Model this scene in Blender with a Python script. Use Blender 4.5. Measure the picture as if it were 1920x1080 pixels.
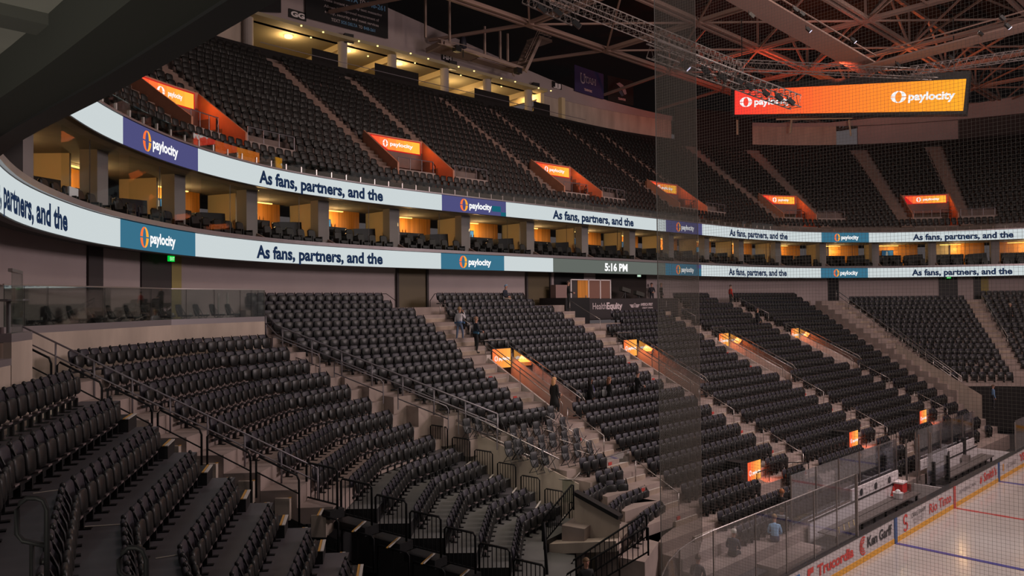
import bpy, bmesh, math, random
import numpy as np
from mathutils import Vector, Matrix
for _o in list(bpy.data.objects): bpy.data.objects.remove(_o)
# ---- camera model (world: X along the rink, Y towards the far side stand, Z up; metres; rink centre at 0,0)
FPX=1446.68; CAM=np.array([-42.441,.406,10.523]); YAW,PIT,ROL=[math.radians(a) for a in (46.132,.912,-.549)]
FW=np.array([math.cos(YAW)*math.cos(PIT),math.sin(YAW)*math.cos(PIT),math.sin(PIT)])
_r0=np.array([math.sin(YAW),-math.cos(YAW),0.]); _u0=np.cross(_r0,FW)
RT=_r0*math.cos(ROL)+_u0*math.sin(ROL); UP=-_r0*math.sin(ROL)+_u0*math.cos(ROL)
def ray(x,y):
    d=FW*FPX+RT*(x-960)+UP*(540-y); return d/np.linalg.norm(d)
def atZ(x,y,z):
    d=ray(x,y); return CAM+(z-CAM[2])/d[2]*d
def atY(x,y,Y):
    d=ray(x,y); return CAM+(Y-CAM[1])/d[1]*d
def atX(x,y,X):
    d=ray(x,y); return CAM+(X-CAM[0])/d[0]*d
def atD(x,y,D):
    return CAM+D*(FW+RT*(x-960)/FPX+UP*(540-y)/FPX)
def pix(P):
    d=np.array(P)-CAM; z=d@FW; return 960+FPX*(d@RT)/z,540-FPX*(d@UP)/z
# ---- ring: plan curve of the balcony fronts, left end -> far side -> right end
XM=1.4
_half=[(-40.2,-14),(-40.2,-6),(-40.2,2),(-40.27,7),(-40.42,11),(-40.1,15),(-38.75,19.8),(-36.8,23.8),(-34.2,27.5),(-30.3,31.2),(-25.5,33.9),(-20,35.2),(-14.4,35.65),(-6,35.7),(XM,35.7)]
_ctl=_half+[(2*XM-x,y) for x,y in _half[-2::-1]]
def _cat(c,n=14):
    o=[]
    for i in range(1,len(c)-2):
        p0,p1,p2,p3=[np.array(c[k],float) for k in (i-1,i,i+1,i+2)]
        for k in range(n):
            t=k/n; o.append(.5*((2*p1)+(-p0+p2)*t+(2*p0-5*p1+4*p2-p3)*t*t+(-p0+3*p1-3*p2+p3)*t**3))
    o.append(np.array(c[-2],float)); return np.array(o)
_rp=_cat(_ctl); _seg=np.hypot(*(np.diff(_rp,axis=0).T)); _cs=np.concatenate([[0],np.cumsum(_seg)])
RL=_cs[-1]
def _sm(s):
    return np.array([np.interp(s,_cs,_rp[:,0]),np.interp(s,_cs,_rp[:,1])])
def ring(s,d=0.):
    """point on the ring at arc length s, moved outward by d; returns xy, tangent"""
    a=_sm(max(0,s-.6)); b=_sm(min(RL,s+.6)); t=(b-a)/np.linalg.norm(b-a)
    n=np.array([-t[1],t[0]])
    return _sm(s)+n*d, t
SS=np.arange(0,RL,.1)
def ring_hit(x,y,d=0.):
    """arc length where the sight line through a pixel crosses the ring offset by d"""
    r=ray(x,y); r2=r[:2]/np.linalg.norm(r[:2]); best=None; hit=None
    for s in SS:
        P,_=ring(s,d); v=P-CAM[:2]
        c=r2[0]*v[1]-r2[1]*v[0]
        if v@r2>0 and best is not None and best*c<0 and abs(c)<1: hit=s
        best=c if v@r2>0 else None
    return hit
def floor_hit(x,y,m=-1):
    """where a sight line meets the sloping floor of the side stand"""
    d=ray(x,y); t=(10.18-.4798*(35.25-CAM[1])-CAM[2])/(d[2]-.4798*d[1]); return CAM+t*d
# ---- camera
SC=bpy.context.scene; COL=SC.collection
_c=bpy.data.cameras.new('camera'); _co=bpy.data.objects.new('camera',_c); COL.objects.link(_co)
_c.sensor_width=36; _c.lens=36*FPX/1920; _c.clip_start=.05; _c.clip_end=400
_m=Matrix(((RT[0],UP[0],-FW[0],CAM[0]),(RT[1],UP[1],-FW[1],CAM[1]),(RT[2],UP[2],-FW[2],CAM[2]),(0,0,0,1)))
_co.matrix_world=_m; SC.camera=_co
# ---- colour management
SC.view_settings.view_transform='Standard'; SC.view_settings.look='None'
SC.view_settings.exposure=0.0; SC.view_settings.gamma=1.0; SC.view_settings.use_curve_mapping=False
SC.cycles.use_denoising=True
SC.cycles.max_bounces=5; SC.cycles.transparent_max_bounces=24
# ---- world: dim even light that comes in through the open side behind the camera
_w=bpy.data.worlds.new('arena'); SC.world=_w; _w.use_nodes=True
_bg=_w.node_tree.nodes['Background']; _bg.inputs[0].default_value=(.80,.66,.68,1); _bg.inputs[1].default_value=.10
def lamp(name,kind,loc,energy,color,size=1.,target=None,size_y=None,spot=None):
    l=bpy.data.lights.new(name,kind); l.energy=energy; l.color=color
    if kind=='AREA':
        l.size=size
        if size_y: l.shape='RECTANGLE'; l.size_y=size_y
    elif kind in('POINT','SPOT'): l.shadow_soft_size=size
    if spot: l.spot_size=spot; l.spot_blend=.6
    o=bpy.data.objects.new(name,l); COL.objects.link(o); o.location=loc
    if target is not None: o.rotation_euler=(Vector(target)-Vector(loc)).to_track_quat('-Z','Y').to_euler()
    return o
# house lights hung in the roof over the bowl
for _x,_y,_e in ((-14,4,750),(6,4,750),(24,4,580),(-22,17,400),(0,19,500),(20,18,420)):
    lamp('house_light','AREA',(_x,_y,31),_e,(1,.80,.72),3.5,(_x*.8,_y*1.6+4,6))
lamp('house_light','AREA',(-33,8,24),420,(1,.82,.78),3,(-36,20,8))
lamp('house_light','AREA',(-10,0,30),350,(1,.93,.88),4,(2,4,0))
# fill lamps added at the unseen centre-hung scoreboard, to brighten walls and seats
lamp('scoreboard_light','AREA',(0,4,19),3000,(1,.80,.80),9,(0,34,12),5)
lamp('scoreboard_light','AREA',(-5,0,19),2700,(1,.82,.82),6,(-38,14,9),5)
lamp('scoreboard_light','AREA',(5,0,19),2000,(1,.75,.72),6,(45,18,14),5)
# up-facing fill lamps added below the balcony to brighten its dark underside
lamp('concourse_light','AREA',(-47,3,9.6),620,(1,.93,.78),3,(-44,9,12.8))
lamp('concourse_light','AREA',(-46,15,9.8),420,(1,.93,.80),3,(-42,20,12.8))
lamp('ramp_light','AREA',(-24.2,21.2,8.2),55,(1,.90,.72),1.2,(-20.6,23.2,4))
lamp('ramp_light','AREA',(-21.5,17.5,6.5),40,(1,.90,.72),1.2,(-19.5,21.5,3))
lamp('rig_light','AREA',(-10,10,30),1300,(1,.75,.6),3,(-2,50,30))  # added fill lamp for the roof steel at the left
lamp('rig_light','SPOT',(24,34,27.5),2600,(1,.12,.05),.5,(27,37,33),spot=2.4)  # added red spots imitating screen glow on the trusses
lamp('rig_light','SPOT',(33,28,26.5),2600,(1,.22,.06),.5,(36,28,33),spot=2.4)
lamp('rig_light','SPOT',(18,26,28),700,(1,.16,.07),.5,(22,28,33),spot=2.2)
# ---------------------------------------------------------------- materials
MATS={}
def mat(name,col,rough=.7,metal=0.,spec=.4,noise=None,emit=None,strength=0.,bump=None,coat=0.):
    if name in MATS: return MATS[name]
    m=bpy.data.materials.new(name); m.use_nodes=True; nt=m.node_tree; b=nt.nodes['Principled BSDF']
    b.inputs['Base Color'].default_value=(*col,1); b.inputs['Roughness'].default_value=rough
    b.inputs['Metallic'].default_value=metal; b.inputs['Specular IOR Level'].default_value=spec
    if coat: b.inputs['Coat Weight'].default_value=coat
    if emit is not None:
        b.inputs['Emission Color'].default_value=(*emit,1); b.inputs['Emission Strength'].default_value=strength
    if noise:
        sc,amt=noise[:2]; tc=nt.nodes.new('ShaderNodeTexCoord'); n=nt.nodes.new('ShaderNodeTexNoise'); n.inputs['Scale'].default_value=sc
        n.inputs['Detail'].default_value=5
        if len(noise)>2:
            mp=nt.nodes.new('ShaderNodeMapping'); mp.inputs['Scale'].default_value=noise[2]
            nt.links.new(tc.outputs['Object'],mp.inputs[0]); nt.links.new(mp.outputs[0],n.inputs['Vector'])
        else: nt.links.new(tc.outputs['Object'],n.inputs['Vector'])
        r=nt.nodes.new('ShaderNodeValToRGB'); r.color_ramp.elements[0].position=.3; r.color_ramp.elements[1].position=.72
        r.color_ramp.elements[0].color=(*[c*(1-amt) for c in col],1); r.color_ramp.elements[1].color=(*[min(1,c*(1+amt)) for c in col],1)
        nt.links.new(n.outputs['Fac'],r.inputs['Fac']); nt.links.new(r.outputs['Color'],b.inputs['Base Color'])
        if bump:
            bp=nt.nodes.new('ShaderNodeBump'); bp.inputs['Strength'].default_value=bump; nt.links.new(n.outputs['Fac'],bp.inputs['Height']); nt.links.new(bp.outputs[0],b.inputs['Normal'])
    MATS[name]=m; return m
def emis(name,col,strength=1.):
    if name in MATS: return MATS[name]
    m=bpy.data.materials.new(name); m.use_nodes=True; nt=m.node_tree; nt.nodes.clear()
    e=nt.nodes.new('ShaderNodeEmission'); e.inputs[0].default_value=(*col,1); e.inputs[1].default_value=strength
    o=nt.nodes.new('ShaderNodeOutputMaterial'); nt.links.new(e.outputs[0],o.inputs[0]); MATS[name]=m; return m
def glass(name,tint=(.9,.95,.95),mir=.12,rough=.02):
    if name in MATS: return MATS[name]
    m=bpy.data.materials.new(name); m.use_nodes=True; nt=m.node_tree; nt.nodes.clear()
    t=nt.nodes.new('ShaderNodeBsdfTransparent'); t.inputs[0].default_value=(*tint,1)
    g=nt.nodes.new('ShaderNodeBsdfGlossy'); g.inputs['Roughness'].default_value=rough; g.inputs['Color'].default_value=(1,1,1,1)
    f=nt.nodes.new('ShaderNodeLayerWeight'); f.inputs[0].default_value=.35
    mx=nt.nodes.new('ShaderNodeMath'); mx.operation='MULTIPLY_ADD'; mx.inputs[1].default_value=.5 if mir>.03 else .015; mx.inputs[2].default_value=mir
    nt.links.new(f.outputs['Fresnel'],mx.inputs[0])
    s=nt.nodes.new('ShaderNodeMixShader'); nt.links.new(mx.outputs[0],s.inputs[0]); nt.links.new(t.outputs[0],s.inputs[1]); nt.links.new(g.outputs[0],s.inputs[2])
    o=nt.nodes.new('ShaderNodeOutputMaterial'); nt.links.new(s.outputs[0],o.inputs[0]); MATS[name]=m; return m
def grad(name,c0,c1,axis,lo,hi,strength=1.):
    """LED picture: colour runs from c0 to c1 along an object axis"""
    if name in MATS: return MATS[name]
    m=bpy.data.materials.new(name); m.use_nodes=True; nt=m.node_tree; nt.nodes.clear()
    tc=nt.nodes.new('ShaderNodeTexCoord'); sp=nt.nodes.new('ShaderNodeSeparateXYZ'); nt.links.new(tc.outputs['Object'],sp.inputs[0])
    mr=nt.nodes.new('ShaderNodeMapRange'); mr.inputs[1].default_value=lo; mr.inputs[2].default_value=hi; nt.links.new(sp.outputs[axis],mr.inputs[0])
    r=nt.nodes.new('ShaderNodeValToRGB'); r.color_ramp.elements[0].color=(*c0,1); r.color_ramp.elements[1].color=(*c1,1); nt.links.new(mr.outputs[0],r.inputs[0])
    e=nt.nodes.new('ShaderNodeEmission'); e.inputs[1].default_value=strength; nt.links.new(r.outputs[0],e.inputs[0])
    o=nt.nodes.new('ShaderNodeOutputMaterial'); nt.links.new(e.outputs[0],o.inputs[0]); MATS[name]=m; return m
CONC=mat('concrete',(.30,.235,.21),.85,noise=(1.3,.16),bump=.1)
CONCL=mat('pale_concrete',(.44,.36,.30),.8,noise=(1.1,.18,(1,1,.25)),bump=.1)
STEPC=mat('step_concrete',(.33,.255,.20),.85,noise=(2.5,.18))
UST=mat('upper_step_concrete',(.19,.125,.10),.85,noise=(2.5,.2)); UCON=mat('upper_concrete',(.17,.125,.11),.85,noise=(1.5,.15)); MDECK=mat('corner_decking',(.13,.13,.125),.5,noise=(.9,.14))  # upper bowl concretes darkened in colour to imitate the dimmer light there
DECK=mat('dark_decking',(.075,.070,.078),.45,noise=(.9,.14))
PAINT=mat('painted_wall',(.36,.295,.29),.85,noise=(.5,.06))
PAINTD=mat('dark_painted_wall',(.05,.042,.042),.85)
SOFF=mat('soffit_panel',(.17,.165,.15),.9,noise=(.7,.2))
BEAM=mat('dark_beam',(.012,.013,.011),.8)
BLACK=mat('black_paint',(.012,.012,.013),.5)
BLKRAIL=mat('black_rail',(.010,.010,.011),.55,spec=.15)
STEEL=mat('brushed_steel',(.42,.38,.36),.35,metal=.9)
GRAIL=mat('grey_rail',(.22,.20,.22),.4,metal=.4)
CAPM=mat('metal_cap',(.30,.27,.28),.35,metal=.5)
SEATF=mat('seat_fabric',(.022,.020,.030),.55,spec=.5,noise=(40,.25))
SEATP=mat('seat_shell',(.009,.009,.009),.42,spec=.45)
SEATB=mat('seat_frame',(.012,.012,.013),.4)
BEAMS=mat('seat_tray',(.20,.16,.16),.5)
USEAT=mat('upper_seat_shell',(.009,.0085,.008),.5)
WHITE=mat('white_board',(.80,.74,.74),.35)
YEL=mat('yellow_kickplate',(.75,.36,.03),.4)
GOLD=mat('gold_nosing',(.50,.27,.06),.6)
NOSE=mat('pale_nosing',(.50,.46,.42),.5)
ROOFM=mat('roof_steel',(.30,.20,.165),.6,spec=.3)
LRIG=mat('rig_aluminium',(.22,.19,.18),.4,metal=.6)
ROOFD=mat('roof_deck',(.006,.006,.006),.9)
WOOD=mat('suite_wood',(.60,.24,.04),.5,noise=(1.5,.25,(6,6,.15)))
CREAM=mat('cream_wall',(.52,.42,.26),.7)
CURT=mat('black_curtain',(.012,.010,.010),.9,noise=(3,.3,(8,8,.2)))
GLS=glass('clear_glass',(.93,.95,.94),.0); GLM=glass('guard_glass',(.55,.5,.5),.42); GLD=glass('dark_glass',(.78,.83,.80),.05); GLR=glass('rink_glass',(.80,.83,.88),.10,.05)
TEXTW=mat('white_lettering',(.75,.68,.68),.6)
LWHITE=emis('led_white',(.60,.66,.67),1.0); LTEAL=emis('led_teal',(.04,.155,.24),1.); LIND=emis('led_indigo',(.075,.075,.20),1.); LGREY=emis('led_grey',(.12,.135,.12),1.)
LNAVY=emis('led_navy_text',(.012,.025,.065),1.); LTXT=emis('led_bright_text',(1,1,1),1.); LOR=emis('led_orange',(1,.40,.03),1.)
# ---------------------------------------------------------------- mesh builder
class MB:
    def __init__(s): s.v=[]; s.f=[]; s.m=[]
    def add(s,v,f,mi=0):
        o=len(s.v); s.v+= [tuple(map(float,a)) for a in v]; s.f+=[tuple(i+o for i in q) for q in f]; s.m+=[mi]*len(f); return s
    def box(s,c,sz,rot=0.,mi=0):
        x,y,z=[a/2 for a in sz]; cs,sn=math.cos(rot),math.sin(rot); v=[]
        for k in range(8):
            a=x*(1 if k&1 else -1); b=y*(1 if k&2 else -1); d=z*(1 if k&4 else -1)
            v.append((c[0]+a*cs-b*sn,c[1]+a*sn+b*cs,c[2]+d))
        return s.add(v,[(0,2,3,1),(4,5,7,6),(0,1,5,4),(2,6,7,3),(0,4,6,2),(1,3,7,5)],mi)
    def bar(s,a,b,w,h=None,mi=0):
        """rectangular bar from a to b, w across, h in the other direction"""
        h=h or w; a=Vector(a); b=Vector(b); d=(b-a).normalized(); u=Vector((0,0,1)) if abs(d.z)<.98 else Vector((1,0,0))
        r=d.cross(u).normalized()*w/2; u=r.cross(d).normalized()*h/2
        v=[p+q for p in(a,b) for q in(-r-u,r-u,r+u,-r+u)]
        return s.add(v,[(0,3,2,1),(4,5,6,7),(0,1,5,4),(1,2,6,5),(2,3,7,6),(3,0,4,7)],mi)
    def tube(s,pts,r,n=6,mi=0,cap=True):
        pts=[Vector(p) for p in pts]; rings=[]; rr=r if isinstance(r,(list,tuple)) else [r]*len(pts)
        for i,p in enumerate(pts):
            d=(pts[min(i+1,len(pts)-1)]-pts[max(i-1,0)]).normalized(); u=Vector((0,0,1)) if abs(d.z)<.95 else Vector((1,0,0))
            a=d.cross(u).normalized(); b=a.cross(d).normalized()
            rings.append([p+(a*math.cos(2*math.pi*k/n)+b*math.sin(2*math.pi*k/n))*rr[i] for k in range(n)])
        v=[q for r_ in rings for q in r_]; f=[]
        for i in range(len(pts)-1):
            for k in range(n): f.append((i*n+k,i*n+(k+1)%n,(i+1)*n+(k+1)%n,(i+1)*n+k))
        if cap: f.append(tuple(range(n-1,-1,-1))); f.append(tuple((len(pts)-1)*n+k for k in range(n)))
        return s.add(v,f,mi)
    def prism(s,poly,z0,z1,mi=0):
        n=len(poly); v=[(x,y,z0) for x,y in poly]+[(x,y,z1) for x,y in poly]
        return s.add(v,[tuple(range(n-1,-1,-1)),tuple(range(n,2*n))]+[(i,(i+1)%n,n+(i+1)%n,n+i) for i in range(n)],mi)
    def lathe(s,c,prof,n=12,mi=0):
        v=[(c[0]+r*math.cos(2*math.pi*k/n),c[1]+r*math.sin(2*math.pi*k/n),c[2]+z) for r,z in prof for k in range(n)]; f=[]
        for i in range(len(prof)-1):
            for k in range(n): f.append((i*n+k,i*n+(k+1)%n,(i+1)*n+(k+1)%n,(i+1)*n+k))
        f.append(tuple(range(n-1,-1,-1))); f.append(tuple((len(prof)-1)*n+k for k in range(n)))
        return s.add(v,f,mi)
    def slab(s,rings4,mi=0):
        """rings4: list of quads (4 points each) swept into a closed strip"""
        v=[p for q in rings4 for p in q]; f=[(3,2,1,0),tuple(len(v)-4+k for k in range(4))]
        for i in range(len(rings4)-1):
            for k in range(4): f.append((i*4+k,i*4+(k+1)%4,i*4+4+(k+1)%4,i*4+4+k))
        return s.add(v,f,mi)
    def build(s,name,mats,parent=None,origin=None,smooth=False):
        me=bpy.data.meshes.new(name); V=np.array(s.v,float).reshape(-1,3)
        if origin is None:
            origin=parent['_o'] if (parent is not None and '_o' in parent) else ((V.min(0)+V.max(0))/2 if parent is None else (0,0,0))
            if parent is None: origin=(origin[0],origin[1],V[:,2].min())
        origin=np.array([origin[0],origin[1],origin[2]],float)
        me.from_pydata([tuple(a) for a in V-origin],[],s.f)
        for m in (mats if isinstance(mats,(list,tuple)) else [mats]): me.materials.append(m)
        if any(s.m): me.polygons.foreach_set('material_index',s.m)
        if smooth: me.polygons.foreach_set('use_smooth',[True]*len(me.polygons))
        me.update(); o=bpy.data.objects.new(name,me); COL.objects.link(o)
        if parent is not None: o.parent=parent; o['_o']=tuple(origin)
        else: o.location=origin; o['_o']=tuple(origin)
        return o
def tag(o,label,cat,group=None):
    o['label']=label; o['category']=cat
    if group: o['group']=group
    return o
def thing(name,label,cat,loc,group=None,rotz=0.):
    o=bpy.data.objects.new(name,None); COL.objects.link(o); o.location=loc; o.rotation_euler=(0,0,rotz)
    o['_o']=tuple(float(a) for a in loc); o.empty_display_size=.2
    return tag(o,label,cat,group)
def struct(o): o['kind']='structure'; return o
def copy_tree(o,parent=None):
    c=o.copy(); COL.objects.link(c)
    if parent is not None: c.parent=parent
    for ch in KIDS.get(o.name,[]): copy_tree(ch,c)
    return c
KIDS={}
def index_kids(root):
    KIDS[root.name]=[o for o in COL.objects if o.parent==root]
    for k in KIDS[root.name]: index_kids(k)
# ---------------------------------------------------------------- lettering
_TC={}
def text_shape(s,bold=0.0):
    key=(s,bold)
    if key in _TC: return _TC[key]
    cu=bpy.data.curves.new('t','FONT'); cu.body=s; cu.size=1; cu.offset=bold; cu.resolution_u=3; cu.align_x='LEFT'
    o=bpy.data.objects.new('t',cu); COL.objects.link(o); bpy.context.view_layer.update()
    me=bpy.data.meshes.new_from_object(o.evaluated_get(bpy.context.evaluated_depsgraph_get()))
    V=np.array([v.co[:] for v in me.vertices]); F=[tuple(p.vertices) for p in me.polygons]
    bpy.data.objects.remove(o); bpy.data.curves.remove(cu); bpy.data.meshes.remove(me)
    x0,x1=V[:,0].min(),V[:,0].max(); V[:,0]=(V[:,0]-x0)/(x1-x0)      # width normalised to 1, height in em
    _TC[key]=(V[:,:2],F,x1-x0); return _TC[key]
def put_text(mb,s,fn,x0,x1,y0,h,mi=0,bold=0.015,mirror=False):
    """lettering from x0 to x1 along a surface, baseline y0, capital height h; fn(x,y)->point"""
    V,F,_=text_shape(s,bold); w=x1-x0
    P=[fn((x1-u*w) if mirror else (x0+u*w), y0+v*h/.72) for u,v in V]
    mb.add(P,[tuple(reversed(f)) for f in F] if mirror else F,mi)
def words(parent,m,s,fn,x0,x1,y0,h,bold):
    W=text_shape(s,bold)[2]; pre=''
    for w in s.split(' '):
        pre=(pre+' '+w).strip(); b=text_shape(pre,bold)[2]; a=b-text_shape(w,bold)[2]; g=MB()
        put_text(g,w,fn,x0+(x1-x0)*a/W,x0+(x1-x0)*b/W,y0,h,0,bold); g.build('lettering',m,parent)
def put_logo(mb,fn,cx,cy,r,mi=(0,0),mirror=False):
    """ring mark: two arcs each side pinched to points, split at the waist"""
    sx=-1 if mirror else 1
    for q,(a0,a1) in enumerate(((4,86),(94,176),(184,266),(274,356))):
        N=9; out=[]; inn=[]
        for k in range(N+1):
            a=math.radians(a0+(a1-a0)*k/N); out.append((math.cos(a)*.82,math.sin(a)))
            inn.append((math.copysign(.34*abs(math.cos(a))**1.0,math.cos(a)) if abs(math.cos(a))>1e-6 else 0,math.sin(a)*(.86)))
        pts=[fn(cx+sx*x*r,cy+y*r) for x,y in out+inn]
        mb.add(pts,[(k,k+1,N+2+k,N+1+k) for k in range(N)],mi[0] if q in(1,2) else mi[1])
def planefn(o,r,u,n,eps=.01):
    o,r,u,n=[np.array(a,float) for a in (o,r,u,n)]
    return lambda x,y:tuple(o+r*x+u*y+n*eps)
def rail(name,label,pts,floor=None,posts=None,r=.022,lower=(.45,),mtl=None,cat='handrail',group=None,pr=None):
    """handrail thing: pts = 3D line of the top rail; floor = heights of the ground under each point"""
    mtl=mtl or GRAIL; pts=[np.array(p,float) for p in pts]; floor=floor if floor is not None else [p[2]-.95 for p in pts]
    t=thing(name,label,cat,(pts[0][0],pts[0][1],floor[0]),group)
    MB().tube(pts,r).build('top_rail',mtl,t,smooth=True)
    for dz in lower: MB().tube([p-np.array((0,0,dz)) for p in pts],r*.8).build('lower_rail',mtl,t,smooth=True)
    L=np.concatenate([[0],np.cumsum([np.linalg.norm(pts[i+1]-pts[i]) for i in range(len(pts)-1)])])
    n=posts if posts is not None else max(2,int(L[-1]/1.5)+1)
    for k in range(n):
        l=L[-1]*k/(n-1) if n>1 else 0; i=min(int(np.searchsorted(L,l,'right'))-1,len(pts)-2); f=(l-L[i])/(L[i+1]-L[i])
        P=pts[i]+(pts[i+1]-pts[i])*f; zf=floor[i]+(floor[i+1]-floor[i])*f
        MB().tube([P,(P[0],P[1],zf)],pr or r).build('post',mtl,t,smooth=True)
    return t
def guard(label,a,b,zt_a,zt_b,bars=7,mtl=None,name='guard_rail',group=None,r=.018):
    """barred guard: a,b = floor points, zt = height of the top rail at each end"""
    mtl=mtl or BLKRAIL; a=np.array(a,float); b=np.array(b,float); t=thing(name,label,'railing',tuple(a),group)
    A=a+(0,0,zt_a); B=b+(0,0,zt_b); e=(b-a)/np.linalg.norm(b-a)
    MB().tube([a,A-(0,0,.08),A+e*.07-(0,0,.01),B-e*.07-(0,0,.01),B-(0,0,.08),b],r*1.25).build('frame',mtl,t,smooth=True)
    MB().tube([a+(0,0,.12),b+(0,0,.12)],r).build('bottom_rail',mtl,t)
    for k in range(1,bars):
        f=k/bars; P=a+(b-a)*f; Q=A+(B-A)*f; MB().tube([P+(0,0,.12),Q],r*.6,5).build('bar',mtl,t)
    return t
def ringstrip(s0,s1,prof,step=.75,name='x',mats=None,**k):
    """sweep a 4 point profile [(d,z)...] along the ring"""
    n=max(2,int((s1-s0)/step)+1); q=[]
    for s in np.linspace(s0,s1,n):
        q.append([(*ring(s,d)[0],z) for d,z in prof])
    return MB().slab(q)
# ================================================================ seating bowl: row geometry
ORD=['first','second','third','fourth','fifth','sixth','seventh','eighth','ninth','tenth']+['%dth'%k if k not in(21,22,23,31,32,33,41,42,43) else str(k)+{1:'st',2:'nd',3:'rd'}[k%10] for k in range(11,80)]
def pad(mb,w,h,t,c,tilt,n=14,mi=0,taper=.86):
    """cushion: rounded slab of width w, height h, thickness t standing at c (bottom centre), leaning back by tilt"""
    out=[]
    for k in range(n):
        a=2*math.pi*k/n-math.pi/2+math.pi/n; x=math.copysign(abs(math.cos(a))**.42,math.cos(a)); z=math.copysign(abs(math.sin(a))**.5,math.sin(a))
        ws=1-(1-taper)*(1-z)/2; out.append((x*w/2*ws,(z+1)*h/2))
    V=[]
    for yy,sc in ((-t/2,.88),(-t*.2,1.),(t*.2,1.),(t/2,.88)):
        for x,z in out:
            zz=h/2+(z-h/2)*sc; V.append((c[0]+x*sc,c[1]+yy*math.cos(tilt)-zz*math.sin(tilt),c[2]+zz*math.cos(tilt)+yy*math.sin(tilt)))
    F=[tuple(range(n-1,-1,-1)),tuple(3*n+k for k in range(n))]
    for i in range(3):
        for k in range(n): F.append((i*n+k,i*n+(k+1)%n,(i+1)*n+(k+1)%n,(i+1)*n+k))
    mb.add(V,F,mi)
def seat_parts(n=16,side=1):
    b=MB(); pad(b,.42,.46,.07,(0,-.03,.37),.14,n)
    p=MB(); pad(p,.41,.37,.075,(0,.13,.31),.08,n,taper=.9)
    a=MB(); a.tube([(-.235,.02,.20),(-.235,.05,.42),(-.235,.03,.60),(-.235,-.04,.72),(-.235,-.07,.78)],[.016,.018,.020,.026,.030],6); a.lathe((-.235,-.075,.765),[(.02,0),(.036,.015),(.042,.045),(.034,.08),(.01,.095)],8)
    s=MB(); s.box((0,.02,.20),(.48,.07,.06),mi=0); s.box((.0,.06,.245),(.17,.10,.03),mi=1); s.box((-.24,.03,.10),(.05,.10,.20),mi=0); s.box((-.24,.08,.012),(.09,.22,.022),mi=0)
    return b,p,a,s
def row_seats(V,pitch=.5,lo=0.,hi=0.):
    """seats along a polyline (left to right as seen from the ice): list of (x,y,rot)"""
    out=[]
    for j in range(len(V)-1):
        a=np.array(V[j][:2],float); b=np.array(V[j+1][:2],float); L=np.linalg.norm(b-a); n=int(L/pitch+.15)
        if n<=0: continue
        t=(b-a)/L; f=(t[1],-t[0]); rot=math.atan2(f[1],f[0])-math.pi/2
        for k in range(n):
            p=a+t*(L*(k+.5)/n); out.append((p[0],p[1],rot))
    return out
class Block:
    """rows i0..i1; corner columns cols = [(x,y,dx,dy)] left to right; seat-top height z0 - r i"""
    def __init__(s,name,cols,z0,r,i0,i1): s.name=name; s.cols=cols; s.z0=z0; s.r=r; s.i0=i0; s.i1=i1
    def line(s,i): return [(x+dx*i,y+dy*i) for x,y,dx,dy in s.cols]
    def floor(s,i): return s.z0-s.r*i-.87
    def ext(s,i,l,r):
        L=[np.array(p) for p in s.line(i)]
        if l: L=[L[0]-(L[1]-L[0])/np.linalg.norm(L[1]-L[0])*l]+L
        if r: L=L+[L[-1]+(L[-1]-L[-2])/np.linalg.norm(L[-1]-L[-2])*r]
        return [tuple(p) for p in L]
    def terrace(s,label_name,mtl,back=.12,l=0.,r=0.,dp=1.9,side=None):
        mb=MB()
        for i in range(s.i0,s.i1+1):
            A=s.ext(i-back-.02,l,r); Bv=s.ext(i+1-back,l,r); z=s.floor(i); zz=z-(s.r+.02); n=len(A)
            dp=dp if i<s.i1 or l<1.1 else .45
            v=[(x,y,z) for x,y in A]+[(x,y,z) for x,y in Bv]+[(x,y,z-dp) for x,y in Bv]+[(x,y,z-dp) for x,y in A]
            f=[(k,k+n,k+n+1,k+1) for k in range(n-1)]+[(k+n,k+2*n,k+2*n+1,k+n+1) for k in range(n-1)]+[(0,3*n,2*n,n),(n-1,2*n-1,3*n-1,4*n-1)]+[(k+1,k+1+3*n,k+3*n,k) for k in range(n-1)]+[(k+2*n,k+3*n,k+1+3*n,k+1+2*n) for k in range(n-1)]
            o0=len(mb.f); mb.add(v,f)
            if side:
                for q in range(o0+n-1,len(mb.f)): mb.m[q]=1
        return struct(mb.build(label_name,[mtl,side] if side else mtl))
zt=lambda i:11.05-.403*i
Yr=lambda i:35.25-.84*i
mir=lambda c:[(2*1.5-x,y,-dx,dy) for x,y,dx,dy in c[::-1]]
Lc=[(-43.15,5.7,.826,-.09),(-40.849,13.631,.826,-.09),(-37.576,19.528,.667,-.538)]
Ac=[(-36.327,24.856,.769,-.583),(-31.106,29.187,.533,-.722),(-27.555,30.564,.533,-.696)]
Mc=[(-29.6,20.9,.72,-.68),(-26.8,23.6,.68,-.74),(-23.2,25.1,.42,-.92)]
BL=Block('left foreground stand',Lc,9.12,.625,0,8)
BA=Block('section below glass deck',Ac,9.263,.509,0,7)
BM=Block('section with black guards',Mc,5.2,.45,0,6)
BL.terrace('left_stand_deck',DECK,r=1.0,side=BLACK); BA.terrace('corner_terrace',CONC,l=1.2,r=1.3,dp=.95); BM.terrace('lower_corner_deck',MDECK,side=BLACK,l=.5,r=.9)
WX=lambda Y:-22.1+.43*(25.9-Y)/.89      # ramp wall beside the lower corner section
PW=[-16.25+10.75*k for k in range(4)]        # left walls of the four portals
XL=lambda j:max(-26.3,-26.35+.642*(j-4.46)) if j<14 else -26.35+.642*(j-4.46)+0
XR=lambda j:29.2-.5*j
LOWROWS=[]
side=[]    # (row, x0, x1)
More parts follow.
